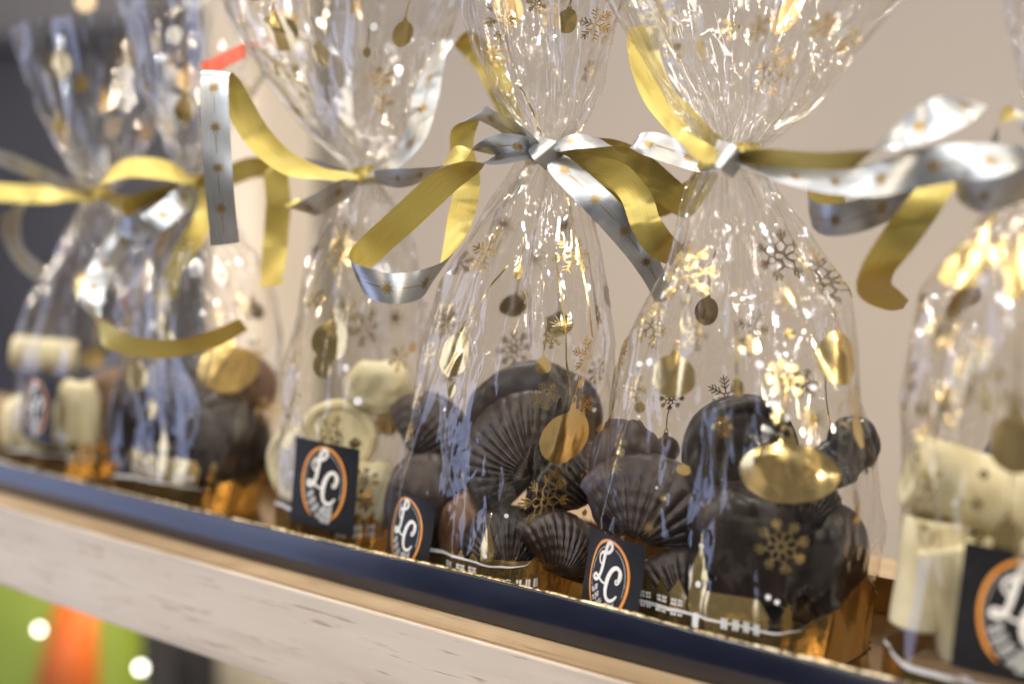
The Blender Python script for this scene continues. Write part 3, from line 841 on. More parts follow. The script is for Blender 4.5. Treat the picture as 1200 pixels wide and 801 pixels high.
# ------------------------------------------------------------------ stickers
def card_frame(px, py, Y, yaw, roll):
    c = at_y(px, py, Y)
    a = YAW + math.radians(yaw)
    x = np.array([math.cos(a), math.sin(a), 0]); nrm = np.array([math.sin(a), -math.cos(a), 0]); y = np.array([0, 0, 1.0])
    r = math.radians(roll); x2 = x * math.cos(r) + y * math.sin(r); y2 = -x * math.sin(r) + y * math.cos(r)
    return c, x2, y2, nrm

def bez(P, n_=14):
    out = []
    for i in range(0, len(P) - 1, 3):
        p = np.array(P[i:i + 4], float); t = np.linspace(0, 1, n_)[:, None]
        out.append((1 - t) ** 3 * p[0] + 3 * (1 - t) ** 2 * t * p[1] + 3 * (1 - t) * t * t * p[2] + t ** 3 * p[3])
    return np.concatenate([out[0]] + [o[1:] for o in out[1:]])

def sticker(key, px, py, Z, yaw, roll, size=.038, bend=.0, lean=0.):
    f_ = BAGS[key]['f']; S0 = f_.S.reshape(-1, 3); Q_, _ = proj(S0)
    near = (np.abs(Q_[:, 0] - px) < 16) & (np.abs(Q_[:, 1] - py) < 40)
    if near.any(): Z = max(.4520, S0[near][:, 1].min() - .0015)
    print('STICKER', key, round(Z, 4))
    c, ex, ey, en = card_frame(px, py, Z, yaw, roll)
    h = size / 2
    def mp(g_, off):
        x = g_[..., 0:1]; y = g_[..., 1:2]
        d = bend * ((x / h) ** 2 - .3) + lean * y + .05 * size * bend / .004 * np.sin(y / h * 2)
        return c + ex * x + ey * y - en * d + en * off
    def out(name, G, m, off, parent):
        V, F, b = [], [], 0
        for g_ in G:
            P_ = mp(g_, off); nr_, nc = P_.shape[:2]
            V.append(P_.reshape(-1, 3)); F.append(gridfaces(nr_, nc) + b); b += nr_ * nc
        V = np.concatenate(V); F = np.concatenate(F)
        fn = np.cross(V[F[:, 1]] - V[F[:, 0]], V[F[:, 2]] - V[F[:, 0]])
        F = np.where(((fn @ en) < 0)[:, None], F[:, ::-1], F)
        return link_mesh(name, V, F, m, parent)
    root = BAGS[key]['root']
    st = out('sticker', [patch((-h, -h), (h, -h), (h, h), (-h, h), .0015)], M['black_card'], 0, root)
    k = size / 2
    a = np.linspace(math.radians(-62), math.radians(242), 60)
    ring = np.stack([np.cos(a) * .66 * k * (1 + .05 * np.sin(a)), np.sin(a) * .86 * k + .02 * k], -1)
    out('orange_ring', [stroke(ring, .055 * k * 1.25, step=.0007, taper=([0, .06, .94, 1], [.3, 1, 1, .3]))], M['orange_print'], .00025, st)
    ring2 = ring * .86
    out('inner_ring', [stroke(ring2[8:-8], .02 * k, step=.0007)], M['grey_print'], .00025, st)
    # script letters
    Lp = bez([(-.20, .28), (-.40, .30), (-.36, .58), (-.14, .56), (.02, .55), (.16, .72), (.06, .80), (-.06, .88), (-.14, .60), (-.17, .36),
              (-.20, .14), (-.24, -.06), (-.38, -.08), (-.50, -.10), (-.48, .06), (-.36, .03), (-.22, .0), (-.14, -.14), (.04, -.06)])
    Cp = bez([(.30, .10), (.36, .22), (.36, .38), (.24, .38), (.08, .38), (-.06, .12), (-.04, -.14), (-.02, -.40), (.20, -.42), (.34, -.20)])
    Cq = bez([(.24, .38), (.40, .40), (.44, .22), (.34, .08), (.28, .0), (.22, .06), (.26, .14)])
    tp = ([0, .15, .5, .85, 1], [.5, .9, 1.5, .9, .5])
    out('letter_l', [stroke(np.array(Lp) * k + [-.02 * k, .03 * k], .075 * k, step=.0005, taper=tp)], M['cream_print'], .0003, st)
    out('letter_c', [stroke(np.array(Cp) * k + [.05 * k, -.03 * k], .085 * k, step=.0005, taper=tp), stroke(np.array(Cq) * k + [.05 * k, -.03 * k], .04 * k, step=.0005)], M['cream_print'], .0003, st)
    # feathery leaf and pod below the letters
    G = []
    stem = bez([(-.42, -.18), (-.36, -.42), (-.20, -.62), (.10, -.78)])
    G.append(stroke(stem * k, .03 * k, step=.0006))
    for i in range(1, 9):
        q = stem[int(i * len(stem) / 9.5)]
        G.append(stroke(np.array([q, q + [.13, .10 + .01 * i]]) * k, .060 * k, step=.0005, taper=([0, .5, 1], [.4, 1.3, .2])))
        G.append(stroke(np.array([q, q + [-.12, -.06]]) * k, .055 * k, step=.0005, taper=([0, .5, 1], [.4, 1.3, .2])))
    G.append(disc(.14 * k, -.60 * k, .20 * k, .16 * k, 4, 18))
    G.append(patch((-.02 * k, -.84 * k), (.26 * k, -.84 * k), (.32 * k, -.66 * k), (-.05 * k, -.66 * k)))
    G.append(patch((.20 * k, -.52 * k), (.34 * k, -.56 * k), (.34 * k, -.36 * k), (.26 * k, -.44 * k)))
    out('leaf_emblem', G, M['grey_print'], .0003, st)
    return st
sticker('D', 476, 624, .456, -54, -2, .0370, .0030, .02)
sticker('E', 713, 680, .4555, -57, -2, .0375, .003, .02)
sticker('C', 379, 569, .474, -36, -3, .043, .001, .04)
sticker('A', 42, 478, .468, -45, -3, .040, .002)
sticker('F', 1200, 724, .446, -28, -4, .043, .002)

# ------------------------------------------------------------------ ribbons
def catmull(P, n_):
    P = np.asarray(P, float); P = np.vstack([2 * P[0] - P[1], P, 2 * P[-1] - P[-2]])
    out = []
    m_ = len(P) - 3
    for i in range(m_):
        p0, p1, p2, p3 = P[i:i + 4]; t = np.linspace(0, 1, n_, endpoint=(i == m_ - 1))[:, None]
        out.append(.5 * ((2 * p1) + (-p0 + p2) * t + (2 * p0 - 5 * p1 + 4 * p2 - p3) * t ** 2 + (-p0 + 3 * p1 - 3 * p2 + p3) * t ** 3))
    return np.concatenate(out)

def ribbon(key, ctrl, Z, half=.0066, motifs=True, start=.3):
    """ctrl: (px, py, dZ, wx, wy): picture point, depth offset, half-width direction as a fraction of the ribbon's width"""
    C_ = catmull([(a, b, c, d, e) for a, b, c, d, e in ctrl], 14)
    pts = np.array([at_z(x, y, Z + dz) for x, y, dz, _, _ in C_])
    W = []
    for x, y, dz, wx, wy in C_:
        mg = min(1.0, math.hypot(wx, wy)); s_ = mg / (math.hypot(wx, wy) + 1e-9)
        W.append((RIGHT * wx * s_ - UP * wy * s_ + FWD * math.sqrt(max(0, 1 - mg * mg))))
    W = np.array(W) * half
    T0 = np.gradient(pts, axis=0); T0 /= np.linalg.norm(T0, axis=1)[:, None] + 1e-9
    s0_ = np.linalg.norm(np.gradient(pts, axis=0), axis=1).cumsum()
    an_ = .07 * np.sin(s0_ / .0075 + ctrl[0][0]) + .025 * np.sin(s0_ / .0034 + ctrl[1][1])
    W = W * np.cos(an_)[:, None] + np.cross(T0, W) * np.sin(an_)[:, None]
    L = np.concatenate([[0], np.cumsum(np.linalg.norm(np.diff(pts, axis=0), axis=1))])
    # gather at the knot
    g_ = np.clip(.45 + L / .012, 0, 1) if start else np.ones(len(L))
    W = W * g_[:, None]
    T = np.gradient(pts, axis=0); nr = np.cross(T, W); nr /= np.linalg.norm(nr, axis=1)[:, None] + 1e-12
    cr = np.linspace(-1, 1, 7)
    G = np.array([pts + W * c_ + nr * (.0004 * (1 - c_ * c_)) for c_ in cr])       # slight crown across
    G = G.transpose(1, 0, 2)
    F = gridfaces(len(pts), 7)
    o = link_mesh('ribbon', G, F, M['ribbon'], BAGS[key]['root'])
    at = o.data.attributes.new('along', 'FLOAT_VECTOR', 'POINT')
    v = np.zeros((len(pts), 7, 3), np.float32); v[..., 0] = L[:, None]; v[..., 1] = cr * half
    at.data.foreach_set('vector', v.reshape(-1))
    if motifs and L[-1] > .03:
        # dandelion heads with a dashed stem, printed on the silver side
        def mp(xy, off):
            s_ = xy[..., 0]; c_ = xy[..., 1]
            cen = np.stack([np.interp(s_, L, pts[:, i]) for i in range(3)], -1)
            ww = np.stack([np.interp(s_, L, W[:, i]) for i in range(3)], -1) / half
            nn_ = np.stack([np.interp(s_, L, nr[:, i]) for i in range(3)], -1)
            q = (c_ / half)[..., None]
            return cen + ww * c_[..., None] + nn_ * (.0004 * (1 - q * q)) + off * nn_
        s0 = .012; i = 0
        while s0 < L[-1] - .008:
            G2 = []
            for a in range(16):
                an = a * math.pi / 8; rr2 = .0030 if a % 2 else .0021
                G2.append(stroke([(s0 + .0006 * math.cos(an), .0006 * math.sin(an)), (s0 + rr2 * math.cos(an), rr2 * math.sin(an))], .00030, step=.0008))
            G2.append(disc(s0, 0, .0005, .0005, 2, 10))
            G2.append(stroke([(s0 + .003, 0), (min(L[-1] - .002, s0 + .012), 0)], .0003, step=.001))
            V, Fa, b = [], [], 0
            for sd in (1,):
                for g2 in G2:
                    P_ = mp(g2, .00016 * sd)
                    n1, n2 = P_.shape[:2]; V.append(P_.reshape(-1, 3)); Fa.append(gridfaces(n1, n2) + b); b += n1 * n2
            mo = link_mesh('starburst_print', np.concatenate(V), np.concatenate(Fa), M['print_bronze'], o)
            s0 += .0185; i += 1
    return o

ZD, ZE, ZC, ZB, ZA, ZF = .630, .566, .708, .80, .865, .49
# D
ribbon('D', [(640, 177, -.012, .2, .4), (612, 160, -.016, .15, .6), (582, 142, -.012, .1, .5), (562, 133, -.002, -.4, .3), (546, 146, .01, -.9, .15), (541, 174, .016, -.85, .1),
             (548, 210, .016, -.85, .1), (540, 255, .010, -.95, .1), (526, 300, .0, -.7, .6), (500, 330, -.012, -.2, .95), (460, 338, -.020, 0, 1), (425, 328, -.012, .1, .95), (416, 312, -.002, .3, .8),
             (436, 290, .002, .6, .75), (475, 255, -.004, .65, .72), (520, 214, -.01, .55, .7), (552, 197, -.014, .35, .35), (575, 189, -.016, .0, -.35), (605, 183, -.016, 0, -.55), (638, 180, -.013, 0, -.35)], ZD)
ribbon('D', [(642, 180, -.014, .4, -.3), (662, 200, -.020, .68, -.6), (700, 236, -.022, .75, -.66), (735, 275, -.018, .8, -.55), (762, 315, -.008, .8, -.35), (778, 352, .006, .6, -.2)], ZD)
ribbon('D', [(650, 180, -.006, -.2, .4), (690, 196, -.014, -.4, .65), (722, 206, -.018, -.6, .7), (745, 230, -.022, -.95, .2), (757, 262, -.026, -.95, .3), (775, 288, -.022, -.7, .6), (794, 300, -.01, -.3, .7)], ZD)
ribbon('D', [(642, 176, -.012, 0, -.4), (672, 166, -.018, .05, -.6), (704, 168, -.018, .1, -.45), (732, 176, -.012, .1, .1), (752, 168, -.010, .1, -.75), (785, 176, -.010, .2, -.9), (822, 192, -.008, .2, -.7), (845, 196, -.004, .1, -.3)], ZD)
ribbon('D', [(655, 172, .004, -.1, .3), (712, 176, .006, -.4, .6), (750, 196, .004, -.65, .7), (785, 226, .004, -.6, .75), (806, 240, .008, 0, .8), (818, 220, .014, .6, .6), (835, 198, .014, .5, .5)], ZD)
ribbon('D', [(660, 180, .016, -.3, .3), (702, 182, .022, -.8, .3), (706, 212, .028, -.9, .3), (735, 238, .030, -.3, .8), (775, 240, .030, .1, .8), (812, 222, .026, .2, .6)], ZD)
ribbon('D', [(636, 174, -.010, 0, .4), (592, 170, -.016, .1, .7), (560, 174, -.012, .1, .15), (538, 180, -.006, -.3, -.6), (512, 198, .004, -.1, .05), (478, 208, .02, 0, .55), (440, 208, .045, 0, .4)], ZD)
ribbon('D', [(626, 168, -.014, .4, -.6), (638, 176, -.024, .75, -.6), (650, 192, -.016, .6, -.5)], ZD, motifs=False, start=0)
ribbon('E', [(838, 176, -.016, .3, -.7), (852, 184, -.028, .6, -.7), (866, 198, -.02, .5, -.6)], .566, motifs=False, start=0)
# back part of the bow round each neck
def neck_wrap(key, px, py, Z, rx, tilt=0.):
    b = BAGS[key]; f = b['f']
    zc = f.zneck; j = int(round((zc - f.z0) / (f.z1 - f.z0) * (f.nz - 1)))
    ring = f.base[j]; c = ring.mean(0); q = ring[::max(1, f.nu // 80)] - c
    pts = c + q * 1.10 + np.array([0, 0, 1]) * (q[:, 0:1] * tilt)
    rg_ = np.random.default_rng(int(px))
    V = []
    for k, dz in enumerate((-.0042, -.0022, 0, .0020, .0040)):
        s_ = 1 + .07 * math.sin(k * 1.3) + rg_.normal(0, .02, len(pts))[:, None]
        V.append(c + (pts - c) * s_ + [0, 0, dz])
    link_mesh('ribbon_knot', np.array(V), gridfaces(5, len(pts), True), M['ribbon'], b['root'])
for k, px in (('D', 1), ('E', 2), ('C', 3), ('B', 4), ('A', 5), ('F', 6)): neck_wrap(k, px, 0, 0, 0, .15)
# E
ribbon('E', [(752, 30, .03, -.9, .1), (756, 70, .030, -1, .2), (772, 112, .026, -.9, .5), (800, 144, .018, -.6, .75), (828, 166, .0, -.3, .6), (852, 182, -.014, -.1, .4)], ZE, start=0)
ribbon('E', [(848, 186, -.020, .1, -.5), (824, 178, -.026, .4, -.6), (800, 160, -.022, .3, -.5), (790, 150, -.01, .3, -.5)], ZE)
ribbon('E', [(856, 184, -.018, -.1, .3), (900, 188, -.030, 0, .5), (948, 196, -.045, 0, .75), (990, 192, -.058, -.05, .6), (1022, 180, -.068, -.1, .05), (1052, 163, -.076, -.2, -.6), (1088, 143, -.082, -.35, -.85), (1120, 128, -.082, -.45, -.8), (1142, 120, -.074, -.4, -.4)], ZE)
ribbon('E', [(858, 190, -.022, .1, -.3), (905, 202, -.035, .05, -.5), (960, 212, -.052, .05, -.7), (1020, 212, -.068, -.05, -.9), (1075, 198, -.078, -.05, -1), (1130, 190, -.082, .02, -1), (1200, 190, -.084, .02, -.9), (1260, 196, -.07, 0, -.7)], ZE)
ribbon('E', [(1100, 210, -.03, .2, .6), (1055, 232, -.04, .3, .85), (1010, 252, -.044, .2, .9), (970, 258, -.036, .1, .8), (950, 248, -.022, .2, .75), (956, 234, -.010, .3, .7), (990, 228, 0, .3, .7)], ZE, start=0)
ribbon('E', [(1112, 200, -.05, -.8, .1), (1086, 235, -.054, -.85, -.3), (1052, 282, -.050, -.9, -.35), (1028, 318, -.040, -1, .0), (1026, 340, -.026, -.9, .3), (1046, 352, -.012, -.2, .5), (1062, 357, -.004, .1, .2)], ZE, start=0)
# C
ribbon('C', [(428, 208, -.012, -.1, -.3), (462, 192, -.02, -.5, -.35), (486, 160, -.024, -.8, -.3), (498, 118, -.022, -.95, .0), (508, 80, -.012, -.8, -.1), (522, 52, .0, -.3, -.5), (545, 48, .012, -.5, .6), (572, 76, .02, -1, .5), (592, 118, .02, -.9, .2), (604, 150, .02, -.8, 0)], ZC)
ribbon('C', [(420, 209, -.012, 0, -.4), (375, 203, -.022, .1, -.6), (335, 190, -.03, .3, -.8), (302, 160, -.036, .7, -.7), (280, 124, -.040, .9, -.45), (264, 94, -.044, 1, -.1), (254, 84, -.050, 1, .0), (251, 100, -.056, 1, -.03), (253, 160, -.058, 1, 0), (258, 230, -.056, 1, -.05), (264, 286, -.048, 1, -.1)], ZC)
ribbon('C', [(420, 213, -.014, .1, .3), (396, 225, -.02, .1, .6), (370, 240, -.018, .2, .6), (350, 246, -.006, .5, .2), (342, 235, .006, .5, -.4)], ZC)
ribbon('C', [(418, 208, .01, 0, .4), (360, 196, .02, -.3, .5), (326, 196, .03, -.9, .1), (326, 240, .034, -1, 0), (322, 290, .034, -1, .0), (318, 335, .03, -.9, .1)], ZC)
# B
ribbon('B', [(228, 215, -.012, 0, -.4), (196, 200, -.02, .0, -.8), (155, 196, -.024, 0, -.9), (125, 206, -.02, .1, -.8), (112, 220, -.01, .5, -.5)], ZB)
ribbon('B', [(228, 215, -.012, 0, .4), (262, 208, -.02, .0, .8), (300, 196, -.024, 0, .8), (335, 204, -.018, 0, .6)], ZB)
ribbon('B', [(224, 218, -.014, .3, .3), (206, 240, -.03, .8, .6), (176, 262, -.036, .6, .8), (150, 268, -.028, .1, .9), (140, 252, -.014, -.4, .7), (160, 238, -.006, -.2, .7), (210, 222, -.006, 0, .4)], ZB)
ribbon('B', [(232, 218, -.014, -.3, .3), (240, 245, -.026, -.9, .1), (226, 280, -.028, -.9, -.3), (204, 312, -.02, -.8, -.4), (196, 350, -.01, -.9, 0)], ZB)
ribbon('B', [(222, 220, .0, -.5, .1), (160, 262, -.002, .5, .6), (118, 318, -.02, .9, .4), (106, 360, -.045, .9, .5), (122, 390, -.062, -.3, .9), (160, 406, -.072, -.1, .75), (205, 408, -.076, 0, .7), (248, 398, -.076, .1, .6), (286, 380, -.070, .1, .4)], ZB)
# A
ribbon('A', [(110, 228, -.012, 0, .4), (70, 214, -.02, .1, .7), (30, 196, -.03, .1, .8), (-10, 182, -.035, .1, .8), (-50, 170, -.035, .1, .8)], ZA)
ribbon('A', [(112, 234, -.012, 0, -.4), (75, 228, -.03, .1, -.5), (38, 232, -.04, .3, -.5), (14, 254, -.036, .55, -.1), (16, 286, -.028, .6, .1), (34, 310, -.02, .7, -.3), (48, 322, -.014, .5, -.4)], ZA)
ribbon('A', [(112, 230, .0, 0, -.4), (60, 228, .01, 0, -.8), (10, 226, .02, 0, -.9), (-40, 222, .02, 0, -.8)], ZA)
ribbon('A', [(118, 230, -.012, 0, .4), (150, 240, -.02, -.2, .8), (190, 236, -.016, 0, .8), (220, 222, -.006, 0, .5)], ZA)
# F
ribbon('F', [(1225, 184, -.01, 0, -.4), (1216, 150, -.012, -.5, -.3), (1198, 132, -.006, -.2, -.4), (1178, 134, .004, .2, -.45), (1168, 152, .012, .5, -.2), (1166, 176, .016, .6, 0)], ZF)
ribbon('F', [(1230, 190, -.012, 0, .4), (1205, 212, -.02, .1, .8), (1165, 228, -.018, .1, .8), (1132, 228, -.006, .3, .7), (1122, 212, .008, .2, .7), (1160, 200, .014, .1, .6)], ZF)

# ------------------------------------------------------------------ chocolates
def place(V, px, py, Y, yaw=0, pitch=0, roll=0):
    """local frame: x right, y up, z towards the camera"""
    a = YAW + math.radians(yaw)
    R_ = np.array(Matrix(((math.cos(a), 0, math.sin(a)), (math.sin(a), 0, -math.cos(a)), (0, 1, 0))))
    E = np.array(Euler((math.radians(pitch), 0, math.radians(roll))).to_matrix())
    return (V @ E.T) @ R_.T + at_y(px, py, Y)

def finish(name, V, F, m, label, cat, group):
    V = np.asarray(V, float).reshape(-1, 3)
    if cat == 'chocolate':
        # keep it inside the bag it lies in: slide it back along the line of sight
        b = min(BAGS.values(), key=lambda q: abs((q['lo'][0] + q['hi'][0]) / 2 - V[:, 0].mean()))
        lo_ = b['f'].base[:int(b['f'].nz * .25), :, 1].min() + .0045
        sh_ = lo_ - V[:, 1].min()
        if sh_ > 0:
            m_ = V.mean(0) - CAMLOC; V = V + m_ / m_[1] * sh_
    c = V.mean(0); c[2] = V[:, 2].min()
    o = link_mesh(name, V - c, F, m); o.location = c
    return setp(o, label, cat, group)

def shell(px, py, Y, R, label, m='dark_choc', yaw=0, pitch=0, roll=0, h=.55, ribs=15, grp='ribbed dark chocolate shells'):
    nr_, na = 26, 150
    r = np.linspace(0, 1, nr_)[:, None]; a = np.linspace(-1, 1, na)[None, :]
    ph = a * 1.28
    sc = 1 - .10 * np.abs(a) ** 3
    rib = np.abs(np.cos(ph * ribs * .62 * 2))
    dome = np.sqrt(np.clip(1 - (r * .985) ** 2.2, 0, 1)) * (1 - .55 * a ** 2) + .10 * (1 - np.abs(a)) 
    rr2 = R * r * sc * (1 + .012 * rib)
    hz = R * h * (dome * np.sin(np.clip(r * 4, 0, 1) * math.pi / 2)) + R * .045 * (rib - .5) * np.sin(np.clip(r * 1.1, 0, 1) * math.pi) ** .5
    gr = .008 * np.sin(r * 40) * R
    F1 = np.stack([rr2 * np.sin(ph), rr2 * np.cos(ph) - R * .45, hz + gr], -1)
    B1 = np.stack([rr2 * np.sin(ph), rr2 * np.cos(ph) - R * .45, -.10 * R * np.ones_like(hz) * np.clip((1 - r) * 10, 0, 1)], -1)
    V = np.concatenate([F1.reshape(-1, 3), B1.reshape(-1, 3)])
    Fa = gridfaces(nr_, na); F = np.concatenate([Fa, Fa[:, ::-1] + nr_ * na])
    e0 = np.arange(na - 1) + (nr_ - 1) * na
    F = np.concatenate([F, np.stack([e0, e0 + 1, e0 + 1 + nr_ * na, e0 + nr_ * na], -1)])
    for s0 in (0, na - 1):
        k = np.arange(nr_ - 1) * na + s0
        F = np.concatenate([F, np.stack([k, k + na, k + na + nr_ * na, k + nr_ * na], -1)])
    return finish('chocolate_shell', place(V, px, py, Y, yaw, pitch, roll), F, M[m], label, 'chocolate', grp)

def praline(px, py, Y, rx, ry, rz, label, m, seed=1, yaw=0, pitch=0, roll=0, lump=.08, e=.9, grp='round chocolates in the bags', name='round_chocolate', fold=0):
    n1, n2 = 44, 64
    th = np.linspace(0, math.pi, n1)[:, None]; ph = np.linspace(0, 2 * math.pi, n2, endpoint=False)[None, :]
    sg = lambda x, e_: np.sign(x) * np.abs(x) ** e_
    X = sg(np.sin(th), e) * sg(np.cos(ph), e); Y2 = sg(np.cos(th), e) * np.ones_like(ph); Z2 = sg(np.sin(th), e) * sg(np.sin(ph), e)
    nn_ = snoise(X * 1.7 + seed + 10, Y2 * 1.7 + 10 + Z2, seed) + .5 * snoise(X * 4 + 20, Y2 * 4 + 20 + Z2 * 3, seed + 1)
    k = 1 + lump * nn_ + fold * np.abs(np.sin(X * 5 + Y2 * 3 + 2 * nn_)) 
    V = np.stack([X * rx * k, Y2 * ry * k, Z2 * rz * k], -1)
    return finish(name, place(V.reshape(-1, 3), px, py, Y, yaw, pitch, roll), gridfaces(n1, n2, True), M[m], label, 'chocolate', grp)

def lathe_choc(px, py, Y, prof, label, m, yaw=0, pitch=0, roll=0, seed=1, name='chocolate_disc', grp='white chocolate discs'):
    """profile (radius, z) turned round the local z axis (towards the camera)"""
    pr = catmull(np.array(prof), 5); n2 = 72
    a = np.linspace(0, 2 * math.pi, n2, endpoint=False)[None, :]
    r = pr[:, 0:1]; z = pr[:, 1:2]
    wob = 1 + .02 * np.sin(a * 2 + seed) + .012 * np.sin(a * 5 + seed * 2)
    V = np.stack([r * np.cos(a) * wob, r * np.sin(a) * wob, z + 0 * a], -1)
    return finish(name, place(V.reshape(-1, 3), px, py, Y, yaw, pitch, roll), gridfaces(len(pr), n2, True), M[m], label, 'chocolate', grp)

def disc_prof(R, t):
    return [(.0002, t * .8), (R * .55, t * .82), (R * .72, t * .80), (R * .80, t), (R * .93, t * .95), (R, t * .55), (R * .99, -t * .3), (R * .9, -t * .6), (R * .4, -t * .6), (.0002, -t * .6)]

def roll_choc(px, py, Y, R, Ln, label, m, yaw=0, pitch=0, roll=0, seed=1):
    prof = [(R * .2, -Ln / 2 + R * .6), (R * .55, -Ln / 2 + R * .15), (R * .75, -Ln / 2), (R * .95, -Ln / 2 + R * .05), (R, -Ln / 2 + R * .2), (R * 1.01, -Ln / 4), (R * .98, 0), (R * 1.01, Ln / 4), (R, Ln / 2 - R * .2), (R * .95, Ln / 2 - R * .05), (R * .75, Ln / 2), (R * .55, Ln / 2 - R * .15), (R * .2, Ln / 2 - R * .6)]
    pr = catmull(np.array(prof), 5); n2 = 56
    a = np.linspace(0, 2 * math.pi, n2, endpoint=False)[None, :]
    r = pr[:, 0:1]; x = pr[:, 1:2]
    wob = 1 + .03 * np.sin(a + seed + x * 40) + .02 * np.sin(3 * a + x * 90)
    V = np.stack([x + 0 * a, r * np.cos(a) * wob, r * np.sin(a) * wob], -1)
    return finish('chocolate_roll', place(V.reshape(-1, 3), px, py, Y, yaw, pitch, roll), gridfaces(len(pr), n2, True), M[m], label, 'chocolate', 'white chocolate rolls')

# D: ribbed shells
shell(602, 528, .482, .038, 'large ribbed dark chocolate shell in the middle of the sharpest bag', 'mid_choc', yaw=-10, pitch=-8, roll=62)
shell(600, 632, .474, .029, 'small upright ribbed dark chocolate shell behind the printed gold church', 'mid_choc', yaw=-8, roll=4, ribs=17)
shell(655, 640, .482, .028, 'ribbed dark chocolate shell low beside the large printed snowflake', 'mid_choc', yaw=25, roll=-40)
shell(668, 560, .499, .030, 'ribbed dark chocolate shell under the large gold bauble print', yaw=30, roll=20)
shell(512, 505, .500, .032, 'bloomed brown chocolate shell at the upper left of the sharpest bag', 'bloomed_choc', yaw=-30, roll=-30)
praline(500, 590, .482, .020, .024, .014, 'smooth brown chocolate lump behind the sticker of the sharpest bag', 'bloomed_choc', 4, yaw=-20, fold=.04)
praline(630, 490, .508, .032, .026, .012, 'broad dark chocolate piece standing at the back of the sharpest bag', 'mid_choc', 5)
praline(545, 630, .476, .012, .020, .010, 'reddish milk chocolate piece beside the printed church tower', 'milk_choc', 8, fold=.05)
# E
shell(768, 590, .474, .037, 'large bloomed ribbed chocolate shell on the left of the lilac sheened bag', 'bloomed_choc', yaw=-14, roll=-24, ribs=11)
praline(735, 560, .482, .016, .024, .012, 'bloomed chocolate lump at the left edge of the lilac sheened bag', 'bloomed_choc', 19, yaw=-20, fold=.08)
shell(785, 682, .470, .024, 'bloomed ribbed chocolate shell low behind the printed houses of the lilac sheened bag', 'bloomed_choc', yaw=-6, roll=35, ribs=13)
lathe_choc(866, 528, .497, disc_prof(.024, .006), 'dark round chocolate disc standing at the back of the lilac sheened bag', 'dark_choc', yaw=8, grp='dark chocolate discs')
praline(885, 640, .480, .024, .024, .016, 'dark square cornered chocolate behind the big snowflake print', 'dark_choc', 14, e=.5, fold=.03)
shell(935, 585, .492, .024, 'ribbed dark chocolate shell behind the very large gold bauble print', yaw=10, roll=-25)
shell(845, 600, .486, .020, 'small ribbed dark chocolate shell between the bloomed lump and the square piece', yaw=-5, roll=30)
shell(975, 545, .502, .020, 'ribbed dark chocolate shell high at the side of the lilac sheened bag', yaw=30, roll=15)
praline(1000, 520, .506, .010, .011, .009, 'smallest dark chocolate piece, highest in the lilac sheened bag at its side', 'dark_choc', 15)
praline(975, 660, .500, .014, .024, .014, 'tall dark chocolate at the side gusset of the lilac sheened bag', 'dark_choc', 16)
praline(850, 730, .474, .026, .012, .014, 'low dark chocolate lying under the printed nave of the lilac sheened bag', 'dark_choc', 17)
# C
lathe_choc(397, 512, .472, disc_prof(.0200, .0055), 'pale round white chocolate facing out above the square black sticker', 'white_choc', yaw=-4, pitch=-4, roll=0)
lathe_choc(350, 545, .488, disc_prof(.0205, .006), 'white chocolate disc tucked behind the large facing disc on its left', 'white_choc', yaw=-40, seed=3)
praline(435, 580, .480, .016, .018, .012, 'knobbly white chocolate low on the right of the facing disc', 'white_choc', 21)
praline(445, 455, .500, .017, .015, .012, 'white chocolate piece high at the back of the bag with the facing disc', 'white_choc', 22)
praline(395, 610, .482, .024, .010, .014, 'white chocolate lying behind the square black sticker', 'white_choc', 23)
# B
shell(212, 482, .482, .040, 'big ribbed brown chocolate shell behind the blurred printed houses', 'mid_choc', yaw=-8, roll=-20)
praline(165, 500, .490, .018, .028, .014, 'brown chocolate at the left of the bag with blurred printed houses', 'mid_choc', 35, e=.75, fold=.05)
praline(262, 520, .488, .026, .030, .018, 'dark chocolate at the right of the bag with blurred printed houses', 'dark_choc', 32)
praline(180, 550, .480, .020, .016, .013, 'dark chocolate low behind the blurred printed tower', 'dark_choc', 33)
praline(290, 450, .500, .016, .018, .014, 'small brown chocolate beside the blurred gold bauble print', 'milk_choc', 34)
# A
roll_choc(52, 415, .490, .0105, .040, 'white chocolate roll lying across the top in the bag before the dark cupboard', 'white_choc', yaw=10, roll=-8)
praline(96, 490, .480, .013, .024, .011, 'upright white chocolate block beside the blurred sticker before the dark cupboard', 'white_choc', 41, e=.5)
praline(40, 500, .488, .022, .022, .011, 'white chocolate behind the blurred sticker before the dark cupboard', 'white_choc', 42)
praline(130, 470, .498, .014, .022, .011, 'brown chocolate at the right side of the blurred bag before the dark cupboard', 'milk_choc', 43)
# F
roll_choc(1136, 572, .462, .0135, .044, 'thick white chocolate roll slanting above the large blurred sticker', 'white_choc', yaw=-8, roll=-17)
roll_choc(1085, 670, .452, .0105, .040, 'white chocolate roll standing upright left of the large blurred sticker', 'white_choc', yaw=0, roll=84, seed=4)
roll_choc(1120, 700, .462, .0105, .042, 'white chocolate roll leaning half behind the large blurred sticker', 'white_choc', yaw=0, roll=104, seed=6)
praline(1215, 535, .505, .018, .014, .012, 'dark chocolate piece behind the thick slanting white roll', 'dark_choc', 52)
praline(1195, 690, .498, .022, .026, .012, 'white chocolate block directly behind the large blurred sticker', 'white_choc', 53, e=.6)

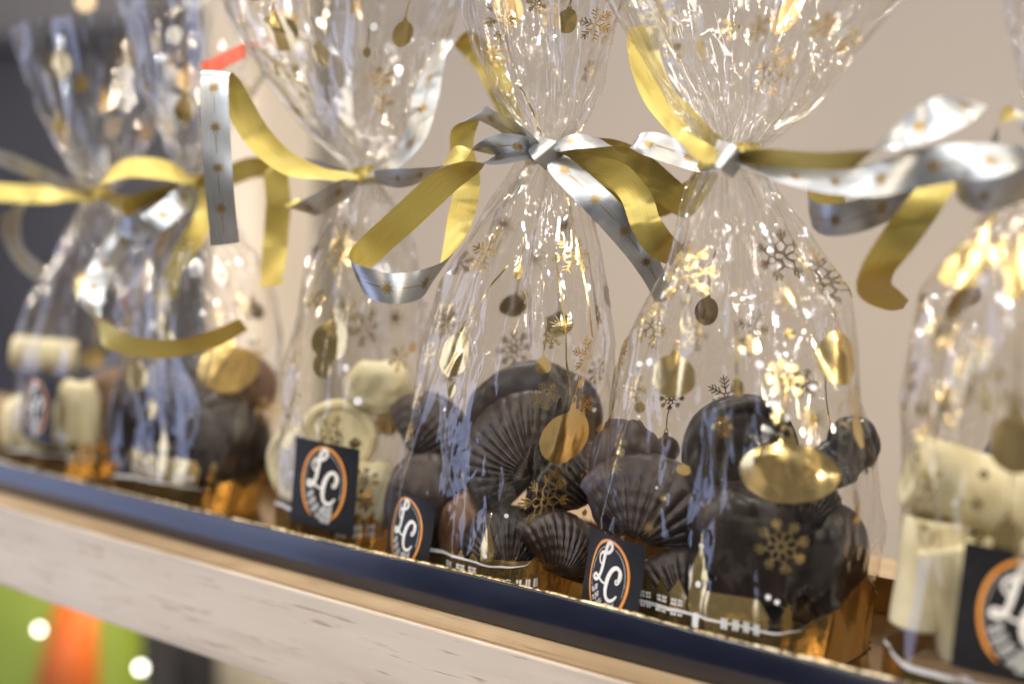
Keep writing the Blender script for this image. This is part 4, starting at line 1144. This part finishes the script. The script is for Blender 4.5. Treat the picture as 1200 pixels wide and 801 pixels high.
# ------------------------------------------------------------------ things below and behind
# coral paper tag stuck behind the neighbouring film
c = at_z(262, 74, .715)
V = []
nt_ = 10
for i in range(nt_):
    t = i / (nt_ - 1)
    ctr = at_z(236 + 52 * t, 84 - 26 * t, .72 + .004 * math.sin(t * 6))
    V.append([ctr - UP * .0045 * (1 - .2 * t), ctr + UP * .0045 * (1 - .2 * t)])
V = np.array(V)
Vb = V + FWD * .0008
F = gridfaces(nt_, 2)
Vall = np.concatenate([V.reshape(-1, 3), Vb.reshape(-1, 3)]); Fall = np.concatenate([F, F[:, ::-1] + nt_ * 2])
o = finish('paper_tag', Vall, Fall, M['haze_red'], 'small coral red paper tag above the hanging silver ribbon', 'tag', None)

# wrapped parcel under the shelf with an orange band
g0 = at_y(70, 770, 1.08)
pk = empty('wrapped_parcel', (g0[0], g0[1], g0[2] - .12))
box('wrapping', (g0[0] - .34, g0[1], g0[2] - .30), (at_y(152, 790, 1.08)[0], g0[1] + .035, g0[2] + .11), M['lime'], pk, .004)
q4 = [at_y(x_, y_, g0[1] - .0015) for x_, y_ in ((70, 690), (112, 690), (116, 850), (28, 850))]
Vq = np.array(q4 + [p + np.array([0, .001, 0]) for p in q4])
bo = link_mesh('band', Vq, [[3, 2, 1, 0], [0, 1, 5, 4], [1, 2, 6, 5], [2, 3, 7, 6], [3, 0, 4, 7]], M['orange'], pk, smooth=False)
setp(pk, 'lime green wrapped parcel with a bright orange band on the lower level under the shelf', 'parcel')
ls = box('lower_shelf', (-3, .80, g0[2] - .34), (1.2, 1.45, g0[2] - .301), M['cream_post'], None, .002)
setp(ls, 'pale lower shelf carrying the green parcel under the wooden shelf', 'shelf')
p_ = at_y(186, 795, 1.0)
bt = box('shelf_upright', (p_[0] - .006, .98, g0[2] - .299), (p_[0] + .006, 1.02, -.040), M['dark_panel'], None, .002)
setp(bt, 'thin dark upright under the shelf beside the round lit bulb', 'upright')

def bulb(px, py, Z, r, m, label):
    n1, n2 = 16, 24
    th = np.linspace(0, math.pi, n1)[:, None]; ph = np.linspace(0, 2 * math.pi, n2, endpoint=False)[None, :]
    k = 1 + .25 * np.clip(np.cos(th), 0, 1) ** 3
    V = np.stack([r * np.sin(th) * np.cos(ph), r * np.sin(th) * np.sin(ph), r * np.cos(th) * k * np.ones_like(ph)], -1)
    c = at_z(px, py, Z)
    rt = empty('fairy_light', c)
    link_mesh('bulb', V.reshape(-1, 3) + c, gridfaces(n1, n2, True), M[m], rt)
    q = np.linspace(0, 2 * math.pi, 16, endpoint=False)
    S_ = np.array([np.stack([r * .5 * np.cos(q), r * .5 * np.sin(q), np.full(16, zz_)], -1) for zz_ in (r * 1.15, r * 1.9)]) + c
    link_mesh('socket', S_, gridfaces(2, 16, True), M['dark_panel'], rt)
    setp(rt, label, 'light bulb', 'small lit bulbs')
bulb(46, 737, 1.50, .0034, 'bulb', 'lit white bulb before the orange band of the green parcel')
bulb(165, 782, 1.50, .0040, 'bulb', 'lit white bulb beside the thin dark upright under the shelf')
bulb(4, 535, 1.25, .006, 'bulb_warm', 'upper of the warm lit bulbs left of the row of bags')
bulb(-2, 590, 1.25, .006, 'bulb_warm', 'lower of the warm lit bulbs left of the row of bags')
bulb(100, 2, 1.6, .006, 'bulb_warm', 'warm lit bulb high before the dark cupboard')
bulb(205, 42, 1.2, .0024, 'bulb', 'small white lit bulb high behind the second bag from the cupboard')
